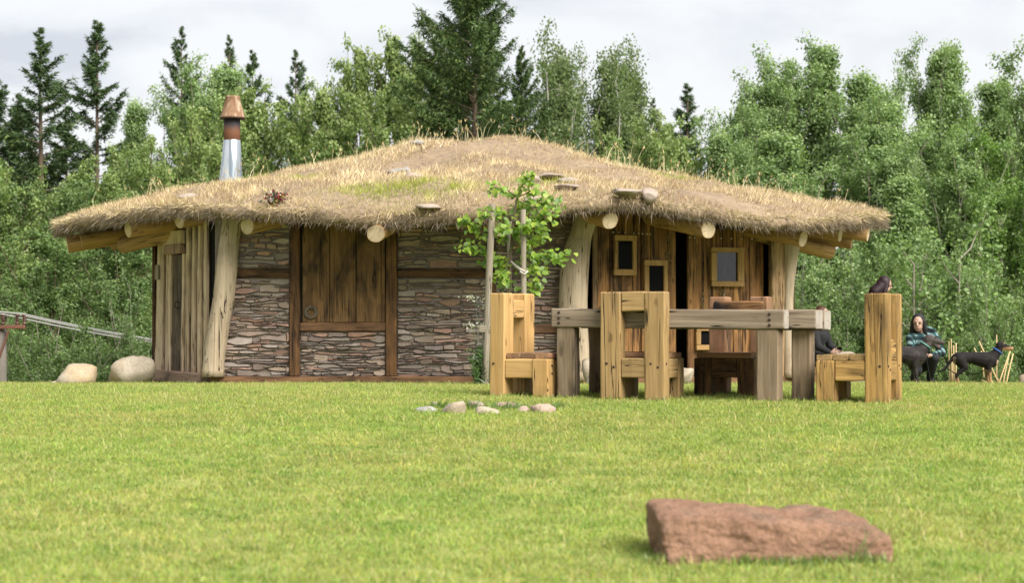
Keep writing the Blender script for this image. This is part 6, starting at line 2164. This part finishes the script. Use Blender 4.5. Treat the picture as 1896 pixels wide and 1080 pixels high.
def person(loc, yaw, label, J, jacket, trousers, hair_col, hair_len, hair_extra=(), name='person', group='people by the hut', cap_hair=1.0):
    """J: joints in local metres, x to the figure's left, y forwards, z up"""
    Mw = Matrix.Translation(loc) @ Matrix.Rotation(yaw, 4, 'Z')
    root = empty(name, loc, label, 'person', group)
    V3 = lambda k: Vector(J[k])
    hd = V3('head'); fd = Vector(J.get('face', (0, 1, 0))).normalized()
    upv = Vector((0, 0, 1)); sd = upv.cross(fd).normalized(); hu = fd.cross(sd)
    Rm = Matrix((sd, fd, hu)).transposed()
    H = lambda x, y, z: hd + sd * x + fd * y + hu * z
    caps = [(V3('pelvis'), 0.105, V3('waist'), 0.085), (V3('waist'), 0.085, V3('chest'), 0.105), (V3('chest'), 0.10, V3('neck'), 0.05), (V3('neck'), 0.046, hd - fd * 0.02 - hu * 0.05, 0.044),
            (V3('shL'), 0.05, V3('shR'), 0.05)]
    jac, tro, sho = [(V3('pelvis') + Vector((0, 0, 0.03)), 0.128, V3('waist'), 0.112), (V3('waist'), 0.112, V3('chest'), 0.128), (V3('chest'), 0.125, V3('neck') - Vector((0, 0, 0.035)), 0.062), (V3('shL'), 0.07, V3('shR'), 0.07)], [(V3('pelvis'), 0.120, V3('pelvis') + Vector((0, 0, 0.05)), 0.118)], []
    for s in 'LR':
        caps += [(V3('sh' + s), 0.048, V3('el' + s), 0.036), (V3('el' + s), 0.036, V3('wr' + s), 0.025)]
        jac += [(V3('sh' + s), 0.068, V3('el' + s), 0.055), (V3('el' + s), 0.055, V3('wr' + s).lerp(V3('el' + s), 0.12), 0.043)]
        caps += [(V3('hip' + s), 0.085, V3('kn' + s), 0.055), (V3('kn' + s), 0.055, V3('an' + s), 0.036), (V3('an' + s) - Vector((0, 0, 0.03)), 0.034, V3('toe' + s), 0.028)]
        tro += [(V3('hip' + s), 0.098, V3('kn' + s), 0.068), (V3('kn' + s), 0.068, V3('an' + s) + (V3('kn' + s) - V3('an' + s)) * 0.06, 0.052)]
        sho += [(V3('an' + s) - Vector((0, 0, 0.025)), 0.046, V3('toe' + s), 0.038)]
        # hand: palm, four fingers of unequal length, thumb from its side
        wr = V3('wr' + s); hv = Vector(J.get('hand' + s, (0, 0, -1))).normalized()
        pn = Vector(J.get('palm' + s, (0, 0, -1))); pn = (pn - hv * pn.dot(hv)).normalized()
        sv = hv.cross(pn) * (1 if s == 'L' else -1)
        k1 = wr + hv * 0.085
        caps += [(wr, 0.024, wr + hv * 0.04, 0.028), (wr + hv * 0.03 + sv * 0.018, 0.015, k1 + sv * 0.022, 0.013), (wr + hv * 0.03 - sv * 0.018, 0.015, k1 - sv * 0.024, 0.013), (wr + hv * 0.03, 0.017, k1, 0.014)]
        for q, L in ((0.030, 0.062), (0.010, 0.072), (-0.010, 0.067), (-0.029, 0.052)):
            b0 = k1 + sv * q; b1 = b0 + hv * L * 0.5 + pn * L * 0.22; b2 = b1 + hv * L * 0.22 + pn * L * 0.42
            caps += [(b0, 0.0095, b1, 0.0088), (b1, 0.0088, b2, 0.0078)]
        t0 = wr + hv * 0.025 + sv * 0.026; t1 = t0 + sv * 0.03 + hv * 0.03 + pn * 0.01; t2 = t1 + hv * 0.032 + pn * 0.014
        caps += [(t0, 0.013, t1, 0.011), (t1, 0.011, t2, 0.009)]
    ells = [(H(0, -0.012, 0.022), (0.074, 0.092, 0.092), Rm), (H(0, 0.022, -0.045), (0.058, 0.062, 0.066), Rm), (H(0, 0.045, -0.088), (0.030, 0.030, 0.022), Rm)]
    caps += [(H(0, 0.082, 0.02), 0.010, H(0, 0.102, -0.018), 0.013), (H(-0.02, 0.072, -0.056), 0.012, H(0.02, 0.072, -0.056), 0.012), (H(-0.035, 0.068, 0.028), 0.014, H(0.035, 0.068, 0.028), 0.014)]
    ells += [(H(s * 0.076, -0.01, -0.005), (0.010, 0.020, 0.030), Rm) for s in (-1, 1)]
    body = blob('body', caps, ells, 0.0095, 2)
    add('body', body, root, Mw, skin_m)
    add('jacket', blob('jacket', jac + J.get('extra_jacket', []), [], 0.014, 3), root, Mw, jacket)
    add('trousers', blob('trousers', tro, [], 0.014, 3), root, Mw, trousers)
    for i in range(2):
        add('shoe', blob('shoe', [sho[i]], [], 0.01, 2), root, Mw, shoe_m)
    # hair: a cap set back from the face and long falls at the sides and back
    hc = [(H(0, -0.03, 0.035), (0.088, 0.092, 0.096 * cap_hair), Rm)]
    hp = []
    for s in (-1, 1):
        if hair_len > 0:
            hp += [(H(s * 0.068, 0.0, 0.03), 0.030, H(s * 0.085, -0.005, -0.09), 0.034), (H(s * 0.085, -0.005, -0.09), 0.034, H(s * 0.085, -0.02, -0.09 - hair_len * 0.6) , 0.036), (H(s * 0.085, -0.02, -0.09 - hair_len * 0.6), 0.036, H(s * 0.075, 0.0, -0.09 - hair_len), 0.012)]
    if hair_len > 0:
        hp += [(H(0, -0.07, 0.0), 0.07, H(0, -0.09, -0.12), 0.075), (H(0, -0.09, -0.12), 0.07, H(0, -0.11, -0.10 - hair_len), 0.045)]
    for (a, ra, b, rb) in hair_extra: hp.append((H(*a), ra, H(*b), rb))
    hm = blob('hair', hp, hc, 0.010, 3, lambda p: np.tile(np.array(hair_col), (len(p), 1)))
    add('hair', hm, root, Mw, hair_black)
    for s in (-1, 1):
        eb = blob('eye', [], [(H(s * 0.031, 0.081, 0.010), (0.014, 0.006, 0.007), Rm)], 0.003, 0)
        add('eye', eb, root, Mw, eye_m)
        add('eyebrow', blob('eyebrow', [(H(s * 0.016, 0.084, 0.030), 0.0035, H(s * 0.046, 0.074, 0.034), 0.003)], [], 0.003, 0), root, Mw, brow_m)
    add('lips', blob('lips', [], [(H(0, 0.084, -0.056), (0.021, 0.007, 0.008), Rm)], 0.003, 0), root, Mw, lip_m)
    return root, Mw


PL = plaid('teal_plaid_fabric')
BLK = plain('black_cloth', (0.014, 0.014, 0.016), 0.9, nscale=30, var=0.3)
DRK = plain('dark_trousers', (0.018, 0.018, 0.022), 0.85, nscale=20, var=0.3)
# crouching woman: faces the camera, a little towards her right
c0 = P(1708, 716, 27.05); c0.z = gz(c0.x, c0.y)
JC = dict(pelvis=(0, -0.10, 0.27), waist=(0, -0.05, 0.43), chest=(0.0, 0.02, 0.575), neck=(0.0, 0.05, 0.70), head=(0.075, 0.085, 0.835), face=(0.32, 0.95, -0.18),
          shL=(0.165, 0.03, 0.635), shR=(-0.165, 0.03, 0.635), elR=(-0.225, 0.20, 0.43), wrR=(-0.05, 0.34, 0.40), handR=(1, 0.25, -0.1), palmR=(0.2, 0.3, -1),
          elL=(0.20, 0.24, 0.46), wrL=(0.10, 0.40, 0.44), handL=(-0.4, 0.8, -0.1), palmL=(0, 0.2, -1),
          hipL=(0.09, -0.08, 0.27), hipR=(-0.09, -0.08, 0.27), knR=(-0.10, 0.30, 0.37), anR=(-0.08, 0.08, 0.085), toeR=(-0.09, 0.24, 0.045), knL=(0.12, 0.26, 0.20), anL=(0.12, 0.0, 0.09), toeL=(0.12, 0.14, 0.045),
          extra_jacket=[(Vector((-0.11, -0.03, 0.74)), 0.05, Vector((0.10, -0.03, 0.74)), 0.05), (Vector((-0.15, 0.02, 0.72)), 0.045, Vector((-0.13, 0.10, 0.60)), 0.04)])
person(c0, R(180), 'dark haired woman in a teal plaid jacket crouching behind the grey dog', JC, PL, DRK, (0.012, 0.010, 0.012), 0.24)
# standing woman: faces right, looking down; only her head shows over the chair
c1 = P(1626, 716, 29.0); c1.z = gz(c1.x, c1.y)
JS = dict(pelvis=(0, -0.02, 0.88), waist=(0, 0.0, 1.05), chest=(0, 0.03, 1.22), neck=(0, 0.06, 1.40), head=(0, 0.105, 1.555), face=(-0.12, 0.95, -0.28),
          shL=(0.15, 0.02, 1.34), shR=(-0.15, 0.02, 1.34), elL=(0.17, 0.06, 1.07), wrL=(0.10, 0.22, 0.92), handL=(-0.2, 0.8, -0.4), palmL=(-1, 0, 0), elR=(-0.17, 0.05, 1.07), wrR=(-0.10, 0.22, 0.92), handR=(0.2, 0.8, -0.4), palmR=(1, 0, 0),
          hipL=(0.085, -0.02, 0.86), hipR=(-0.085, -0.02, 0.86), knL=(0.09, 0.02, 0.47), knR=(-0.09, 0.03, 0.47), anL=(0.09, -0.03, 0.09), anR=(-0.09, -0.02, 0.09), toeL=(0.095, 0.11, 0.04), toeR=(-0.095, 0.12, 0.04))
person(c1, R(-90), 'standing woman with long dark hair whose head shows over the right chair', JS, BLK, DRK, (0.022, 0.010, 0.014), 0.20, hair_extra=[((0, -0.06, -0.02), 0.085, (0, -0.13, -0.20), 0.085), ((0, -0.02, 0.0), 0.09, (0, -0.12, -0.14), 0.095)])
# seated person, mostly behind the table end, holding a clear cup
c2 = P(1516, 716, 28.3); c2.z = gz(c2.x, c2.y)
JT = dict(pelvis=(0, -0.05, 0.42), waist=(0, -0.04, 0.58), chest=(0, 0.0, 0.74), neck=(0, 0.03, 0.90), head=(0, 0.06, 1.035), face=(0, 1, -0.1),
          shL=(0.16, 0.0, 0.83), shR=(-0.16, 0.0, 0.83), elL=(0.21, 0.10, 0.58), wrL=(0.23, 0.30, 0.50), handL=(0.05, 1, 0.05), palmL=(-1, 0, 0), elR=(-0.21, 0.08, 0.58), wrR=(-0.12, 0.28, 0.50), handR=(0.2, 1, -0.2), palmR=(0, 0, -1),
          hipL=(0.09, -0.02, 0.42), hipR=(-0.09, -0.02, 0.42), knL=(0.11, 0.38, 0.44), knR=(-0.11, 0.38, 0.44), anL=(0.11, 0.40, 0.09), anR=(-0.11, 0.40, 0.09), toeL=(0.11, 0.54, 0.04), toeR=(-0.11, 0.54, 0.04))
_, Mp = person(c2, R(-90 - 35), 'brown haired person in black seated behind the table end, holding a cup', JT, BLK, DRK, (0.07, 0.032, 0.018), 0.0)
st = P(1516, 716, 28.32)
tag(log('log_stool', Vector((c2.x - 0.04, c2.y + 0.03, c2.z - 0.05)), Vector((c2.x - 0.04, c2.y + 0.03, c2.z + 0.30)), 0.19, 0.18, M_['log'], M_['end'], None), 'sawn log under the seated person', 'stool')
cup_m, nt, nd, lk, out = new_mat('clear_plastic')
gl = nd.new('ShaderNodeBsdfGlass'); gl.inputs['IOR'].default_value = 1.2; gl.inputs['Roughness'].default_value = 0.05
lk.new(gl.outputs[0], out.inputs['Surface'])
cp = Mp @ Vector((0.195, 0.41, 0.47))
cpm = lathe('drinking_cup', [(0.030, 0), (0.031, 0.003), (0.041, 0.105), (0.043, 0.108), (0.043, 0.112), (0.040, 0.112), (0.029, 0.006)], 20)
tag(add('drinking_cup', cpm, None, Matrix.Translation(cp), cup_m), 'clear drinking cup in the seated person\'s hand', 'cup')


# leads
def lead(label, pts, r=0.007):
    o = add('dog_lead', tube_mesh('dog_lead', [(np.array([tuple(q) for q in pts]), np.full(len(pts), r))], 6), None, None, BLK)
    tag(o, label, 'lead', 'dog leads')


h1 = Matrix.Translation(c0) @ Matrix.Rotation(R(180), 4, 'Z') @ Vector((-0.05, 0.38, 0.39))
lead('black lead from the woman\'s hand to the blue collared dog', [h1, P(1735, 664, 26.75), P(1750, 680, 26.8), P(1768, 692, 26.82), P(1790, 694, 26.82), P(1812, 692, 26.8), P(1832, 680, 26.75), Vector(col2) + Vector((0.0, 0.07, -0.02))])
lead('short black lead hanging from the grey dog\'s collar', [Vector(col1) + Vector((0.05, 0, -0.05)), P(1716, 668, 26.4), P(1720, 690, 26.45), P(1724, 710, 26.5), P(1730, 715, 26.5)])
